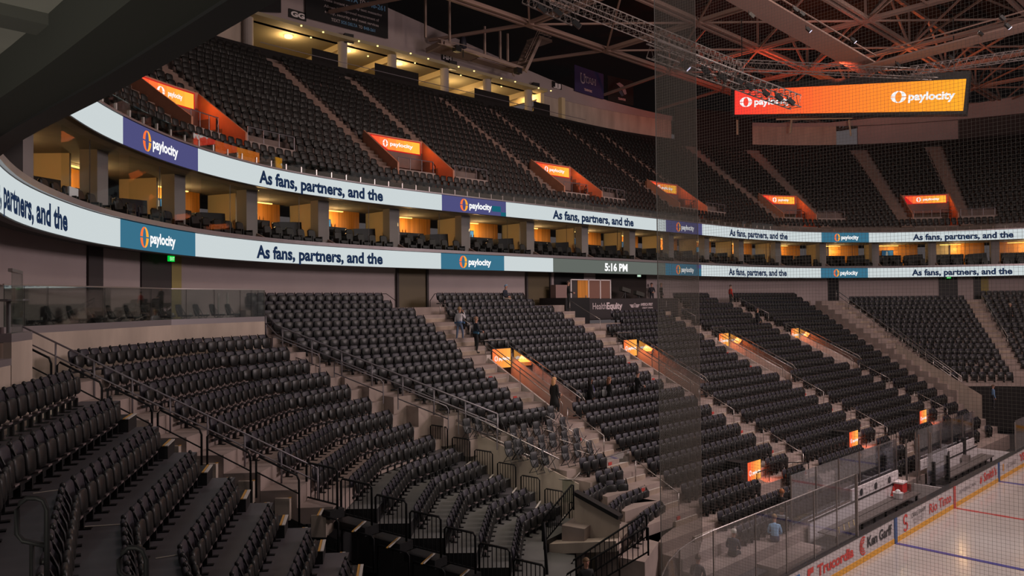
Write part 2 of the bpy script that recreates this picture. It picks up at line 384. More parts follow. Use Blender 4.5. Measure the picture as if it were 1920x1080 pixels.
for j in range(0,24):
    ed=[]
    if j<=6: cuts=[(w-(1.5 if j>1 else 2.4),w+(.7 if j>1 else 1.3)) for w in PW]
    elif j<=12: cuts=[(w-1.85,w+1.85) for w in PW]
    else: cuts=[(w-1.15,w+.65) for w in PW]
    if j<=2: cuts.append((-5.,8.6))
    elif j<=4: cuts.append((-5.,-2.3))
    x=XL(j) if j<=13 else None
    if j in(17,18): x=-19.0
    xe=XR(j); cuts=sorted(cuts); cur=x
    for a,b in cuts:
        if cur is None: cur=b; continue
        if a>cur+.4 and a<xe: side.append((j,cur,a))
        cur=max(cur,b)
    if xe>cur: side.append((j,cur,xe))
# concrete steps of the side stand, one strip per row; the portals are left open
mb=MB()
for j in range(0,26):
    z=zt(j)-.87; y0=Yr(j)+.12; y1=y0-.84
    xa,xb=XL(j)-.35,XR(j)+1.6
    if j>=13: xa=WX(y1)+.12
    if j>=17: xa=-19.2
    if j>=24: xa=-15.6; xb=-11.9
    spans=[(xa,xb)]
    if 7<=j<=12:
        spans=[]; c=xa
        for w in PW: spans.append((c,w-.12)); c=w+1.72
        spans.append((c,xb))
    if j<=2: spans=[(xa,-4.8),(8.6,xb)]
    for a,b in spans: mb.box(((a+b)/2,(y0+y1)/2,z-.6),(b-a,y0-y1+.02,1.2))
struct(mb.build('side_terrace',CONC))
# ---------------------------------------------------------------- collect seats
SEATS=[]   # x,y,z,rot,block,row,k,n
def add_row(V,z,blk,row,pitch=.5):
    s=row_seats(V,pitch)
    for k,(x,y,r) in enumerate(s): SEATS.append((x,y,z,r,blk,row,k,len(s)))
for b in (BL,BA,BM):
    for i in range(b.i0,b.i1+1):
        if b is BM and i==6: continue
        add_row(b.line(i),b.floor(i),b.name,i,.47)
for y_ in LOWROWS: add_row([(-20.6,y_),(-15.8 if y_>15 else -12.,y_)],.40 if y_<15 else .55,'seats by the rink glass',0,.5)
for j,a,b in side:
    if j in(20,21):
        seg=[(a,b)]
        for x0,x1 in ((-10.9,-8.6),(.3,2.5),(11.2,13.6)):
            ns=[]
            for p,q in seg:
                if x1<=p or x0>=q: ns.append((p,q))
                else:
                    if x0-p>.5: ns.append((p,x0))
                    if q-x1>.5: ns.append((x1,q))
            seg=ns
        for p,q in seg: add_row([(p,Yr(j)),(q,Yr(j))],zt(j)-.87,'side stand',j,.5)
        continue
    add_row([(a,Yr(j)),(b,Yr(j))],zt(j)-.87,'side stand',j,.5)
SR={19:((1080,930),(1133,900),(1176,896)),20:((1135,955),(1166,926),(1212,908)),21:((1182,988),(1210,955),(1243,935))}
SQ={j:[tuple(atZ(x,y,zt(j))[:2]) for x,y in v] for j,v in SR.items()}
for j,q in SQ.items(): add_row(q,zt(j)-.87,'short rows beside the ramp wall',j,.47)
mb=MB()
for j,q in SQ.items():
    z=zt(j)-.87; d=np.array((.18,-.80)); q=[np.array(p) for p in q]; q=[q[0]+(q[0]-q[1])*.3]+q[1:2]+[q[2]+(q[2]-q[1])*.6]
    v=[(*(p-d*.25),z) for p in q]+[(*(p+d*.85),z) for p in q]; v+=[(a,b,c-1.6) for a,b,c in v]
    mb.add(v,[(0,3,4,1),(1,4,5,2),(3,9,10,4),(4,10,11,5),(0,6,9,3),(2,5,11,8),(0,1,7,6),(1,2,8,7)])
struct(mb.build('short_row_terrace',CONC))
side.append((24,-15.4,-12.3))
for y_ in (15.75,14.8): LOWROWS.append(y_)
# far corner: rows that follow the curve of the balcony
FAR=[(104.1,115.4,0,16),(117.0,127.,0,16)]
mb=MB()
for i in range(0,18):
    d=-.45-.84*i; z=zt(i)-.87
    q=[[(*ring(s,d+.12)[0],z),(*ring(s,d-.72)[0],z),(*ring(s,d-.72)[0],z-1.3),(*ring(s,d+.12)[0],z-1.3)] for s in np.linspace(101.,128,24)]
    mb.slab([[(a,b,c) for a,b,c in r] for r in q])
struct(mb.build('far_corner_terrace',CONC))
for a,b,i0,i1 in FAR:
    for i in range(i0,i1+1):
        if a<110 and i<1: continue
        V=[tuple(ring(s,-.45-.84*i)[0]) for s in np.linspace(a,b,6)]
        add_row(V,zt(i)-.87,'far corner',i)
def visible(P,m=40):
    d=np.array(P)-CAM; zz=d@FW
    if zz<.5: return None
    x,y=960+FPX*(d@RT)/zz,540-FPX*(d@UP)/zz
    return (zz if -m<x<1920+m and -m<y<1080+m+40 else None)
cand=[]
for k,s in enumerate(SEATS):
    d=visible((s[0],s[1],s[2]+.5))
    if d is not None: cand.append((d,k))
cand.sort(); single=[k for d,k in cand[:300]]; rest=[k for d,k in cand[300:]]
tb,tp,ta,ts=seat_parts()
proto=thing('stadium_chair','seat','seat',(0,0,0),'folded black seats of the lower bowl')
tb.build('backrest',SEATF,proto,smooth=True); tp.build('seat_pan',SEATP,proto,smooth=True); ta.build('armrest',SEATB,proto,smooth=True); ts.build('base',[SEATB,BEAMS],proto)
index_kids(proto)
nb=MB(); pad(nb,.45,.44,.06,(0,-.03,.38),.14,10,0); pad(nb,.44,.43,.07,(0,.13,.26),.08,10,1,taper=.92)
nb.add([(-.25,.1,.1),(-.25,-.09,.84),(-.21,-.09,.84),(-.21,.1,.1),(-.23,.14,.6)],[(0,1,4),(3,4,2),(1,2,4),(0,3,2,1)],2)
nb.box((0,.02,.20),(.50,.06,.06),mi=2); nb.box((-.22,.03,.12),(.07,.12,.28),mi=2)
def bulk(name,label,cat,items,mb,mats,group=None):
    V=np.array(mb.v); F=mb.f; nv=len(V); N=len(items)
    A=np.array([(i[0],i[1],i[2],i[3]) for i in items]); c,s=np.cos(A[:,3])[:,None],np.sin(A[:,3])[:,None]
    X=V[None,:,0]*c-V[None,:,1]*s+A[:,0:1]; Y=V[None,:,0]*s+V[None,:,1]*c+A[:,1:2]; Z=np.repeat(V[None,:,2],N,0)+A[:,2:3]
    co=np.stack([X,Y,Z],-1).reshape(-1,3)
    ln=np.array([len(f) for f in F]); fl=np.concatenate([np.array(f) for f in F])
    loops=(fl[None,:]+np.arange(N)[:,None]*nv).ravel(); st=np.concatenate([[0],np.cumsum(ln)[:-1]])
    starts=(st[None,:]+np.arange(N)[:,None]*len(fl)).ravel()
    me=bpy.data.meshes.new(name); me.vertices.add(len(co)); me.vertices.foreach_set('co',co.ravel().astype(np.float32))
    me.loops.add(len(loops)); me.loops.foreach_set('vertex_index',loops.astype(np.int32))
    me.polygons.add(len(starts)); me.polygons.foreach_set('loop_start',starts.astype(np.int32))
    for m in mats: me.materials.append(m)
    me.polygons.foreach_set('material_index',np.tile(np.array(mb.m,dtype=np.int32),N)); me.update(calc_edges=True); me.validate()
    o=bpy.data.objects.new(name,me); COL.objects.link(o); o['kind']='stuff'; return tag(o,label,cat,group)
def seat_label(s):
    x,y,z,r,blk,row,k,n=s; fr=n-1-k
    pos='at the right end' if fr==0 else '%s from right end'%ORD[fr]
    rw={'side stand':'row %d from the top'%(row+1)}.get(blk,'%s row down'%ORD[row] if row else 'top row')
    if blk.startswith('short'): rw='%s row down'%ORD[row-19] if row>19 else 'top row'
    return 'black folded seat, %s, %s, %s'%(pos,rw,blk)
for n_,k in enumerate(single):
    s=SEATS[k]; o=proto if n_==0 else copy_tree(proto)
    o.location=s[:3]; o.rotation_euler=(0,0,s[3]); o['label']=seat_label(s)
bulk('distant_stadium_seats','rows of black folded seats in the further part of the lower bowl','seats',[SEATS[k] for k in rest],nb,[SEATF,SEATP,SEATB,BEAMS])
# ================================================================ upper bowl
VOM=[(42.9,46.0),(55.8,59.9),(70.3,74.4),(84.8,88.8),(99.5,102.9),(112.1,115.8)]
AIC=[42.2,46.8,55.1,60.5,69.3,74.9,84.0,89.4,98.9,103.5,111.3,116.4]
ZU=lambda d:17.3+.72*(d-1.3)
TR=.8
def ring_arc_blocks(skip,s0,s1):
    out=[]; c=s0
    for a,b in sorted(skip):
        if b<s0 or a>s1: continue
        if a>c: out.append((c,a))
        c=max(c,b)
    if c<s1: out.append((c,s1))
    return out
mb=MB()
for i in range(20):
    d0=1.3+TR*i; z=ZU(d0)-.02
    for a,b in ring_arc_blocks([(v[0],v[1]) for v in VOM] if 1<=i<=4 else [],34.,128.):
        n=max(2,int((b-a)/1.2)+1); q=[[(*ring(s,d0-.3)[0],z),(*ring(s,d0+TR-.3)[0],z),(*ring(s,d0+TR-.3)[0],z-1.1),(*ring(s,d0-.3)[0],z-1.1)] for s in np.linspace(a,b,n)]
        mb.slab(q)
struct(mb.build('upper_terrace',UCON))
US=[]
for i in range(20):
    d=1.3+TR*i; z=ZU(d)
    if i>17: continue
    skip=[(c-.6,c+.6) for c in AIC] if i>0 else []
    if 1<=i<=5: skip+=[(v[0]-1.2,v[1]+1.2) for v in VOM]
    if i in(1,2): skip+=[(v[1],v[1]+3.2) for v in VOM]
    for a,b in ring_arc_blocks(skip,34.5,128.):
        P0=ring(a,d)[0]
        # walk along the offset row at seat pitch
        s=a; acc=0; last=P0; k=0; lst=[]
        nst=int((b-a)/.1)
        L=0; pts=[]
        for q in np.linspace(a,b,max(2,int((b-a)/.25))): pts.append((q,ring(q,d)))
        cum=[0]
        for u in range(1,len(pts)): cum.append(cum[-1]+np.linalg.norm(pts[u][1][0]-pts[u-1][1][0]))
        n=int(cum[-1]/.52)
        for k in range(n):
            l=cum[-1]*(k+.5)/n; qs=np.interp(l,cum,[p[0] for p in pts]); P,t=ring(qs,d); US.append((P[0],P[1],z,math.atan2(-t[0],t[1])-math.pi/2,i,qs,k,n))
cand=[]
for k,s in enumerate(US):
    d=visible((s[0],s[1],s[2]+.5),20)
    if d is None: continue
    x,y=pix((s[0],s[1],s[2]+.5))
    # hidden behind the balcony edge overhead
    if x<505 and y<300-(x-10)*.61: continue
    cand.append((d,k))
cand.sort(); us=[k for d,k in cand[:300]]; ur=[k for d,k in cand[300:]]
b1,b2=MB(),MB(); pad(b1,.44,.46,.06,(0,-.05,.40),.14,12); pad(b2,.43,.38,.07,(0,.1,.16),.08,12,taper=.92); b2.box((0,.0,.1),(.05,.2,.2))
up=thing('arena_chair','seat','seat',(0,0,0),'folded black seats of the upper bowl'); b1.build('backrest',USEAT,up,smooth=True); b2.build('seat_pan',USEAT,up,smooth=True); index_kids(up)
VN=['the leftmost lit entrance sign','the entrance sign second from left']
for n_,k in enumerate(us):
    s=US[k]; o=up if n_==0 else copy_tree(up); o.location=s[:3]; o.rotation_euler=(0,0,s[3])
    o['label']='dark upper seat, %s row up, %s from left aisle, %s the leftmost lit sign'%(ORD[s[4]],ORD[min(s[6],50)],'left of' if s[5]<43 else ('right of' if s[5]>46 else 'above'))
lo=MB(); pad(lo,.44,.46,.06,(0,-.05,.40),.14,8); pad(lo,.43,.38,.07,(0,.1,.16),.08,6,taper=.92)
bulk('distant_upper_seats','rows of dark folded seats filling the upper bowl','seats',[US[k] for k in ur],lo,[USEAT])
# ================================================================ balcony screens (LED ribbons), suites, soffits
S0,S1=2.,129.
def ledfn(zb,eps=.0,d=-.02):
    return lambda s,y:(*ring(s,d-eps)[0],zb+y)
def ribbon_panel(mb,s0,s1,z0,z1,mi,eps=0.,slant=0.):
    n=max(2,int((s1-s0)/.7)+1); f=ledfn(0,eps)
    top=[f(s-(slant if k==0 else 0),z1) for k,s in enumerate(np.linspace(s0,s1,n))]; bot=[f(s,z0) for s in np.linspace(s0,s1,n)]
    mb.add(top+bot,[(k,n+k,n+k+1,k+1) for k in range(n-1)],mi)
RM_=[LWHITE,LTEAL,LIND,LGREY,LNAVY,LTXT,LOR,emis('led_red_orange',(1,.17,.04),1.),emis('led_dark_teal',(.01,.12,.17),1.)]
def ribbon(name,label,z0,z1,segs,texts,logos,extra=()):
    t=thing(name,label,'led screen',(*ring(72,0)[0],z0),'led ribbon screens')
    ringstrip(S0,S1,[(0,z0-.03),(.22,z0-.03),(.22,z1+.03),(0,z1+.03)]).build('housing',BLACK,t)
    mb=MB()
    for a,b,mi in segs: ribbon_panel(mb,a,b,z0,z1,mi)
    for e in extra: ribbon_panel(mb,e[0],e[1],e[2],e[3],e[4],.006)
    mb.build('screen',RM_,t)
    mb=MB()
    for s,a,b,y0,h,mi,bold in texts: words(t,RM_[mi],s,ledfn(z0,.012),a,b,y0,h,bold)
    for a,y,r in logos: mb=MB(); put_logo(mb,ledfn(z0,.012),a,y,r,(7,6)); mb.build('emblem',RM_,t)
    return t
H=.92
As='As fans, partners, and the'
lt=[(As,44.6,53.05,.17,.57,4,.04),(As,22.3,30.9,.17,.57,4,.04),(As,89.1,97.7,.17,.57,4,.04),(As,111.15,119.75,.17,.57,4,.04)]
PY=lambda a:('paylocity',a+2.14,a+3.98,.30,.38,5,.035)
ll=[PY(35.),PY(57.3),PY(79.8),PY(101.95),('5:16 PM',72.3,74.95,.20,.54,5,.04)]
lowsegs=[(S0,35.0,0),(35.0,40.4,1),(40.4,57.3,0),(57.3,62.4,1),(62.4,66.9,0),(66.9,79.8,3),(79.8,84.9,1),(84.9,101.95,0),(101.95,106.95,1),(106.95,S1,0)]
ribbon('led_ribbon','lower curved LED ribbon with teal sponsor panels and the time 5:16 PM',12.39,12.39+H,lowsegs,lt+ll,[(a+1.72,.46,.37) for a in (35.,57.3,79.8,101.95)],extra=[(84.2,84.9,12.39+.62,12.39+.9,2)])
ut=[(As,44.8,53.1,.17,.57,4,.04),(As,66.9,75.75,.17,.57,4,.04),(As,89.3,97.9,.17,.57,4,.04),(As,111.3,119.9,.17,.57,4,.04)]
ul=[PY(35.2),PY(57.4),PY(79.9),PY(102.1)]
upsegs=[(S0,35.2,0),(35.2,40.6,2),(40.6,57.4,0),(57.4,62.6,2),(62.6,79.9,0),(79.9,85.1,2),(85.1,102.1,0),(102.1,107.1,1),(107.1,S1,0)]
ribbon('led_ribbon','upper curved LED ribbon with indigo sponsor panels below the upper seats',15.81,15.81+H,upsegs,ut+ul,[(a+1.72,.46,.37) for a in (35.2,57.4,79.9,102.1)],extra=[(61.4,62.15,16.05,16.4,8),(62.15,62.6,15.81,16.05,8)])
# parapet caps
struct(ringstrip(S0,S1,[(-.12,13.33),(.40,13.33),(.40,13.50),(-.12,13.50)]).build('trim_5',CAPM))
struct(ringstrip(S0,S1,[(-.06,16.75),(.30,16.75),(.30,16.82),(-.06,16.82)]).build('trim_6',CAPM))
# small posts and glass on the upper front
mb=MB(); k=0
t=thing('balcony_guard','low glass guard on short steel posts above the upper LED ribbon','railing',(*ring(72,.1)[0],16.82))
for s in np.arange(34,120,.98): P=ring(s,.1)[0]; MB().box((P[0],P[1],16.97),(.05,.05,.3)).build('post',STEEL,t)
ringstrip(30,96,[(.10,16.84),(.12,16.84),(.12,17.35),(.10,17.35)],1.5).build('glass_pane',GLD,t); ringstrip(96,S1,[(.10,16.84),(.12,16.84),(.12,17.35),(.10,17.35)],1.5).build('glass_pane',GLS,t)
# ---------------- soffits and slabs
struct(ringstrip(0,S1,[(.02,12.385),(.62,12.385),(.62,13.0),(.02,13.0)]).build('trim_1',BEAM))
struct(ringstrip(0,S1,[(.55,12.78),(13,12.78),(13,12.98),(.55,12.98)]).build('ceiling',SOFF))
struct(ringstrip(S0,S1,[(.22,15.80),(9,15.80),(9,16.3),(.22,16.3)]).build('suite_ceiling',SOFF))
struct(ringstrip(S0,S1,[(.30,13.0),(9,13.0),(9,13.2),(.30,13.2)]).build('suite_floor',PAINTD))
# joints between the soffit panels over the camera
for y in (2.2,7.35,12.9,18.):
    s=float(np.interp(y,_rp[:40,1],_cs[:40])); a=ring(s,.62)[0]; b=ring(s,8.)[0]
    struct(MB().bar((a[0],a[1],12.74),(b[0],b[1],12.74),.32,.10).build('trim_2',mat('soffit_joint',(.05,.05,.045),.9)))
# ---------------- suite columns
cs_=[22.,27.,31.6,36.3,41.2,45.7,50.1,54.9,60.3,66.0,71.6,77.2,82.4,87.7,92.9,98.0,103.1,108.3,113.4,118.6,123.7]
for k,s in enumerate(cs_):
    P,t=ring(s,1.5); rot=math.atan2(t[1],t[0])
    o=MB().box((P[0],P[1],14.5),(.72,.60,2.62),rot).build('suite_column',mat('grey_column',(.20,.18,.175),.8)); tag(o,'square grey column between suites, %s from the left along the balcony'%ORD[k],'column','columns between the suites')
# ---------------- suites: back wall panels, ceiling lights, counters, chairs
SLIT=mat('suite_divider',(.22,.15,.13),.7)
STRIP=emis('warm_strip_light',(1,.62,.16),2.2)
random.seed(4)
ch=MB(); pad(ch,.52,.62,.12,(0,-.12,.32),.18,10); pad(ch,.52,.16,.5,(0,.12,.30),0,10); ch.box((-.29,.08,.38),(.06,.45,.36)); ch.box((.29,.08,.38),(.06,.45,.36)); ch.box((0,.05,.15),(.4,.4,.3))
sc_=thing('suite_armchair','chair','armchair',(0,0,0),'armchairs on the suite balconies'); ch.build('cushion',mat('black_leather',(.014,.013,.013),.4),sc_); index_kids(sc_); first=True; nchair=0
for k in range(2,len(cs_)-1):
    a,b=cs_[k]+.35,cs_[k+1]-.35; mid=(a+b)/2; near=k<11
    dB=4.3
    P0=ring(mid,dB)[0]; wh=ORD[k-2]
    t=thing('hospitality_suite','warm lit suite between balcony columns, %s bay from the left'%wh,'suite',(P0[0],P0[1],13.2),'suites between the two ribbons')
    def wall(s0,s1,d,z0,z1,nm,m,par=t,th=.08):
        return ringstrip(s0,s1,[(d,z0),(d+th,z0),(d+th,z1),(d,z1)],1.).build(nm,m,par)
    fl=k%2
    e=a+(b-a)*(.62 if fl else .55)
    if k%2==0: wall(a,a+(b-a)*.42,dB,13.2,15.8,'back_wall',CREAM); wall(a+(b-a)*.42,b,dB-.25,13.2,15.8,'wood_wall',WOOD)
    else: wall(a,b,dB,13.2,15.8,'wood_wall',WOOD)
    # side partition, sloping down towards the front
    p=[ring(a-.1,d)[0] for d in (.6,2.5,dB)]; q=[ring(a,d)[0] for d in (.6,2.5,dB)]
    mb=MB(); mb.add([(*p[0],13.2),(*p[0],13.55),(*p[1],14.35),(*p[1],13.2),(*q[0],13.2),(*q[0],13.55),(*q[1],14.35),(*q[1],13.2)],[(0,1,2,3),(7,6,5,4),(1,5,6,2),(0,4,5,1),(3,2,6,7),(0,3,7,4)])
    mb.build('low_partition',SLIT,t)
    mb=MB(); mb.add([(*p[1],13.2),(*p[1],15.8),(*p[2],15.8),(*p[2],13.2),(*q[1],13.2),(*q[1],15.8),(*q[2],15.8),(*q[2],13.2)],[(0,1,2,3),(7,6,5,4),(1,5,6,2),(0,4,5,1),(3,2,6,7),(0,3,7,4)])
    mb.build('side_wall',CREAM,t)
    A=ring(a+.9,3.5)[0]; B=ring(a+2.6,3.4)[0]
    MB().bar((A[0],A[1],15.66),(B[0],B[1],15.66),.10,.05).build('strip_light',STRIP,t)
    A=ring(a+.3,2.75)[0]; B=ring(b-1.9,2.75)[0]; MB().bar((A[0],A[1],14.0),(B[0],B[1],14.0),.5,1.3).build('counter',BLACK,t)
    A=ring(b-1.5,2.6)[0]; B=ring(b-.1,2.6)[0]; MB().bar((A[0],A[1],13.95),(B[0],B[1],14.05),.5,1.35).build('counter',BLACK,t)
    ringstrip(a,b,[(.46,13.5),(.48,13.5),(.48,15.7),(.46,15.7)],1.4).build('glass_front',GLS,t)
    for f in (.5,):
        P=ring(a+(b-a)*f,.46)[0]; MB().box((P[0],P[1],14.6),(.02,.02,2.2)).build('glass_joint',BLACK,t)
    P=ring(mid,3.35)[0]; lamp('suite_lamp','POINT',(P[0],P[1],15.2),75,(1,.62,.26),.12)
    # television in some suites
    if k in (2,4,6,8,10,11,13,15,17):
        s=a+(b-a)*(.16 if k==2 else .42); P,tt=ring(s,dB-.35); n=np.array([-tt[1],tt[0]])
        tv=thing('wall_television','television showing a game picture, in the %s suite from the left'%wh,'television',(P[0],P[1],14.5),'televisions in the suites')
        fn=planefn((P[0]-tt[0]*.55,P[1]-tt[1]*.55,14.55),(tt[0],tt[1],0),(0,0,1),(-n[0],-n[1],0))
        MB().add([fn(x,y) for x,y in ((-.03,-.03),(1.13,-.03),(1.13,.7),(-.03,.7))],[(0,1,2,3)]).build('bezel',BLACK,tv)
        fn=planefn((P[0]-tt[0]*.55,P[1]-tt[1]*.55,14.55),(tt[0],tt[1],0),(0,0,1),(-n[0],-n[1],0),.03)
        g=MB(); g.add([fn(x,y) for x,y in ((0,0),(1.1,0),(1.1,.67),(0,.67))],[(0,1,2,3)],0); g.add([fn(x,y) for x,y in ((.35,-.0),(.6,0),(.55,.6),(.42,.6))],[(0,1,2,3)],1); g.add([fn(x,y) for x,y in ((.7,.02),(1.08,.02),(1.08,.65),(.62,.65))],[(0,1,2,3)],2)
        for v in range(len(g.v)): pass
        g.build('picture',[emis('tv_blue',(.02,.07,.13),1.),emis('tv_sand',(.45,.36,.26),1.),emis('tv_sky',(.16,.40,.55),1.)],tv)
    # two rows of armchairs
    for r_,(d,z) in enumerate(((.95,13.3),(1.9,13.62))):
        n=5 if near else 4
        for c in range(n):
            if r_==1 and c>2: continue
            s=a+.5+(b-a-1.)*c/(n-1); P,tt=ring(s,d)
            if first: o=sc_; first=False
            else: o=copy_tree(sc_)
            o.location=(P[0],P[1],z); o.rotation_euler=(0,0,math.atan2(-tt[0],tt[1])-math.pi/2)
            o['label']='black armchair, %s from left in the %s row of the %s suite from left'%(ORD[c],'front' if r_==0 else 'back',wh); nchair+=1
    if near:
        for c in range(3):
            P=ring(a+1.2+.22*c,2.75)[0]; o=MB().lathe((P[0],P[1],14.66),[(.03,0),(.035,.02),(.035,.13),(.012,.17),(.012,.22)],8).build('bottle',mat('amber_glass',(.5,.22,.03),.2)); tag(o,'%s small amber bottle on the counter of the %s suite from the left'%(ORD[c],wh),'bottle','bottles on the suite counters')
# hanging towel signs and reflections seen on the suite fronts: white flag and clubs
def flat(name,label,cat,corners,m,lab2=None,group=None):
    o=MB().add(corners,[(0,1,2,3)]).build(name,m); return tag(o,label,cat,group)
P,tt=ring(ring_hit(137,360,.8),.8)
o=MB().box((P[0],P[1],13.95),(.62,.05,.36),math.atan2(tt[1],tt[0])).build('towel',mat('white_cloth',(.75,.76,.8),.8)); tag(o,'white towel with dark lettering hung in the leftmost suite','towel')
# ---------------- concourse wall behind the lower bowl, under the lower ribbon
mb=ringstrip(15.,S1,[(1.6,9.0),(1.8,9.0),(1.8,12.8),(1.6,12.8)],.7); struct(mb.build('wall_far',PAINT))
def wallbox(s0,s1,d,z0,z1,name,m,label=None,cat=None,th=.1):
    o=ringstrip(s0,s1,[(d-th,z0),(d,z0),(d,z1),(d-th,z1)],.6).build(name,m)
    return tag(o,label,cat) if label else struct(o)
sh=lambda x,y,d=1.5: ring_hit(x,y,d)
# doors and dark openings: pixel span -> arc length on the wall
dn=1
for x0,x1,m,lab in ((267,321,PAINTD,0),(321,341,mat('yellow_wall',(.30,.24,.09),.8),0),(745,801,mat('brown_door',(.10,.075,.04),.55),1),(986,1030,mat('brown_door',(.1,.07,.04),.5),1),(1040,1094,BLACK,0),(1117,1212,mat('concourse_dark',(.02,.014,.012),.8),0),(1552,1572,BLACK,0),(1760,1795,BLACK,0),(1825,1838,BLACK,0),(1838,1853,mat('yellow_wall',(.35,.28,.1),.8),0),(166,193,PAINTD,0)):
    a,b=sh(x0,530),sh(x1,530)
    if a is None or b is None: continue
    o=wallbox(min(a,b),max(a,b),1.6-.012*(dn%3),9.4,12.75,'door_%d'%dn,m,th=.06); dn+=1
    if lab:
        for e in (a,b):
            P,tt=ring(e,1.5); struct(MB().box((P[0],P[1],11.),(.14,.14,3.4),math.atan2(tt[1],tt[0])).build('trim_3',PAINTD))
for x,y in ((1575,0),(318,485)): pass
for x,y,lab in ((318,485,'green lit EXIT sign under the lower ribbon at the left'),(1777,519,'green lit exit sign under the far right ribbon'),(1197,519,'pale exit sign above the broadcast stage')):
    s=sh(x,y,.9); P,tt=ring(s,.9); n=np.array([-tt[1],tt[0]]); z=12.2 if x<1000 else 12.25
    t=thing('exit_sign',lab,'exit sign',(P[0],P[1],z),'exit signs')
    MB().box((P[0],P[1],z+.1),(.36,.08,.22),math.atan2(tt[1],tt[0])).build('case',emis('exit_green',(.0,.55,.04) if x!=1197 else (.0,.55,.04),1.) if x!=1197 else emis('exit_pale',(.45,.6,.5),1.),t)
    fn=planefn((P[0]-tt[0]*.15,P[1]-tt[1]*.15,z+.03),(tt[0],tt[1],0),(0,0,1),(-n[0],-n[1],0),.05); g=MB(); put_text(g,'EXIT',fn,0,.3,.0,.14); g.build('lettering',emis('exit_letter',(.6,1,.6),1.),t)
# ================================================================ upper bowl back wall, entrances
WT=lambda s:np.interp(s,[30,58,68,80,92,100,110,128],[37,36.2,35.0,33.6,32.3,31.6,31.6,34.])
# low wall behind the last row, then a recess (club level), then the tall wall
struct(ringstrip(34,128,[(15.9,26),(16.2,26),(16.2,28.45),(15.9,28.45)],1.2).build('upper_back_parapet',CURT))
mb=MB(); q=[]
for s in np.linspace(34,128,90):
    z=WT(s); q.append([(*ring(s,18.2)[0],31.15),(*ring(s,18.6)[0],31.15),(*ring(s,18.6)[0],z),(*ring(s,18.2)[0],z)])
mb.slab(q); struct(mb.build('wall_back',PAINT))
# concrete wall right of the clubs and left of them
for a,b in ((34,54.9),(84.6,99.0),(104.5,110.5)):
    struct(ringstrip(a,b,[(18.25,27),(18.6,27),(18.6,31.2),(18.25,31.2)],1.2).build('wall_back_lower',CONCL))
struct(ringstrip(99.0,104.4,[(17.5,27),(17.7,27),(17.7,32.6),(17.5,32.6)],1.2).build('curtain_wall',CURT))
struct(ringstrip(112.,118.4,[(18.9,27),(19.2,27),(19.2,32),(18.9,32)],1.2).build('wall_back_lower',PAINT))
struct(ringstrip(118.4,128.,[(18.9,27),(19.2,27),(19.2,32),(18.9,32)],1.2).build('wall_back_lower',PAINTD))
# pale frame of the far curtain
for x0,y0,x1,y1 in ((1381,225,1381,253),(1482,225,1480,250),(1592,225,1594,255),(1455,224,1595,222)):
    s0,s1=ring_hit(x0,y0,17.2),ring_hit(x1,y1,17.2)
    A=ring(s0,17.2)[0]; B=ring(s1,17.2)[0]; zA=CAM[2]+np.linalg.norm(A-CAM[:2])/np.linalg.norm(ray(x0,y0)[:2])*ray(x0,y0)[2]; zB=CAM[2]+np.linalg.norm(B-CAM[:2])/np.linalg.norm(ray(x1,y1)[:2])*ray(x1,y1)[2]
    struct(MB().bar((A[0],A[1],zA),(B[0],B[1],zB+.01),.16).build('trim_7',mat('pale_frame',(.55,.6,.45),.6)))
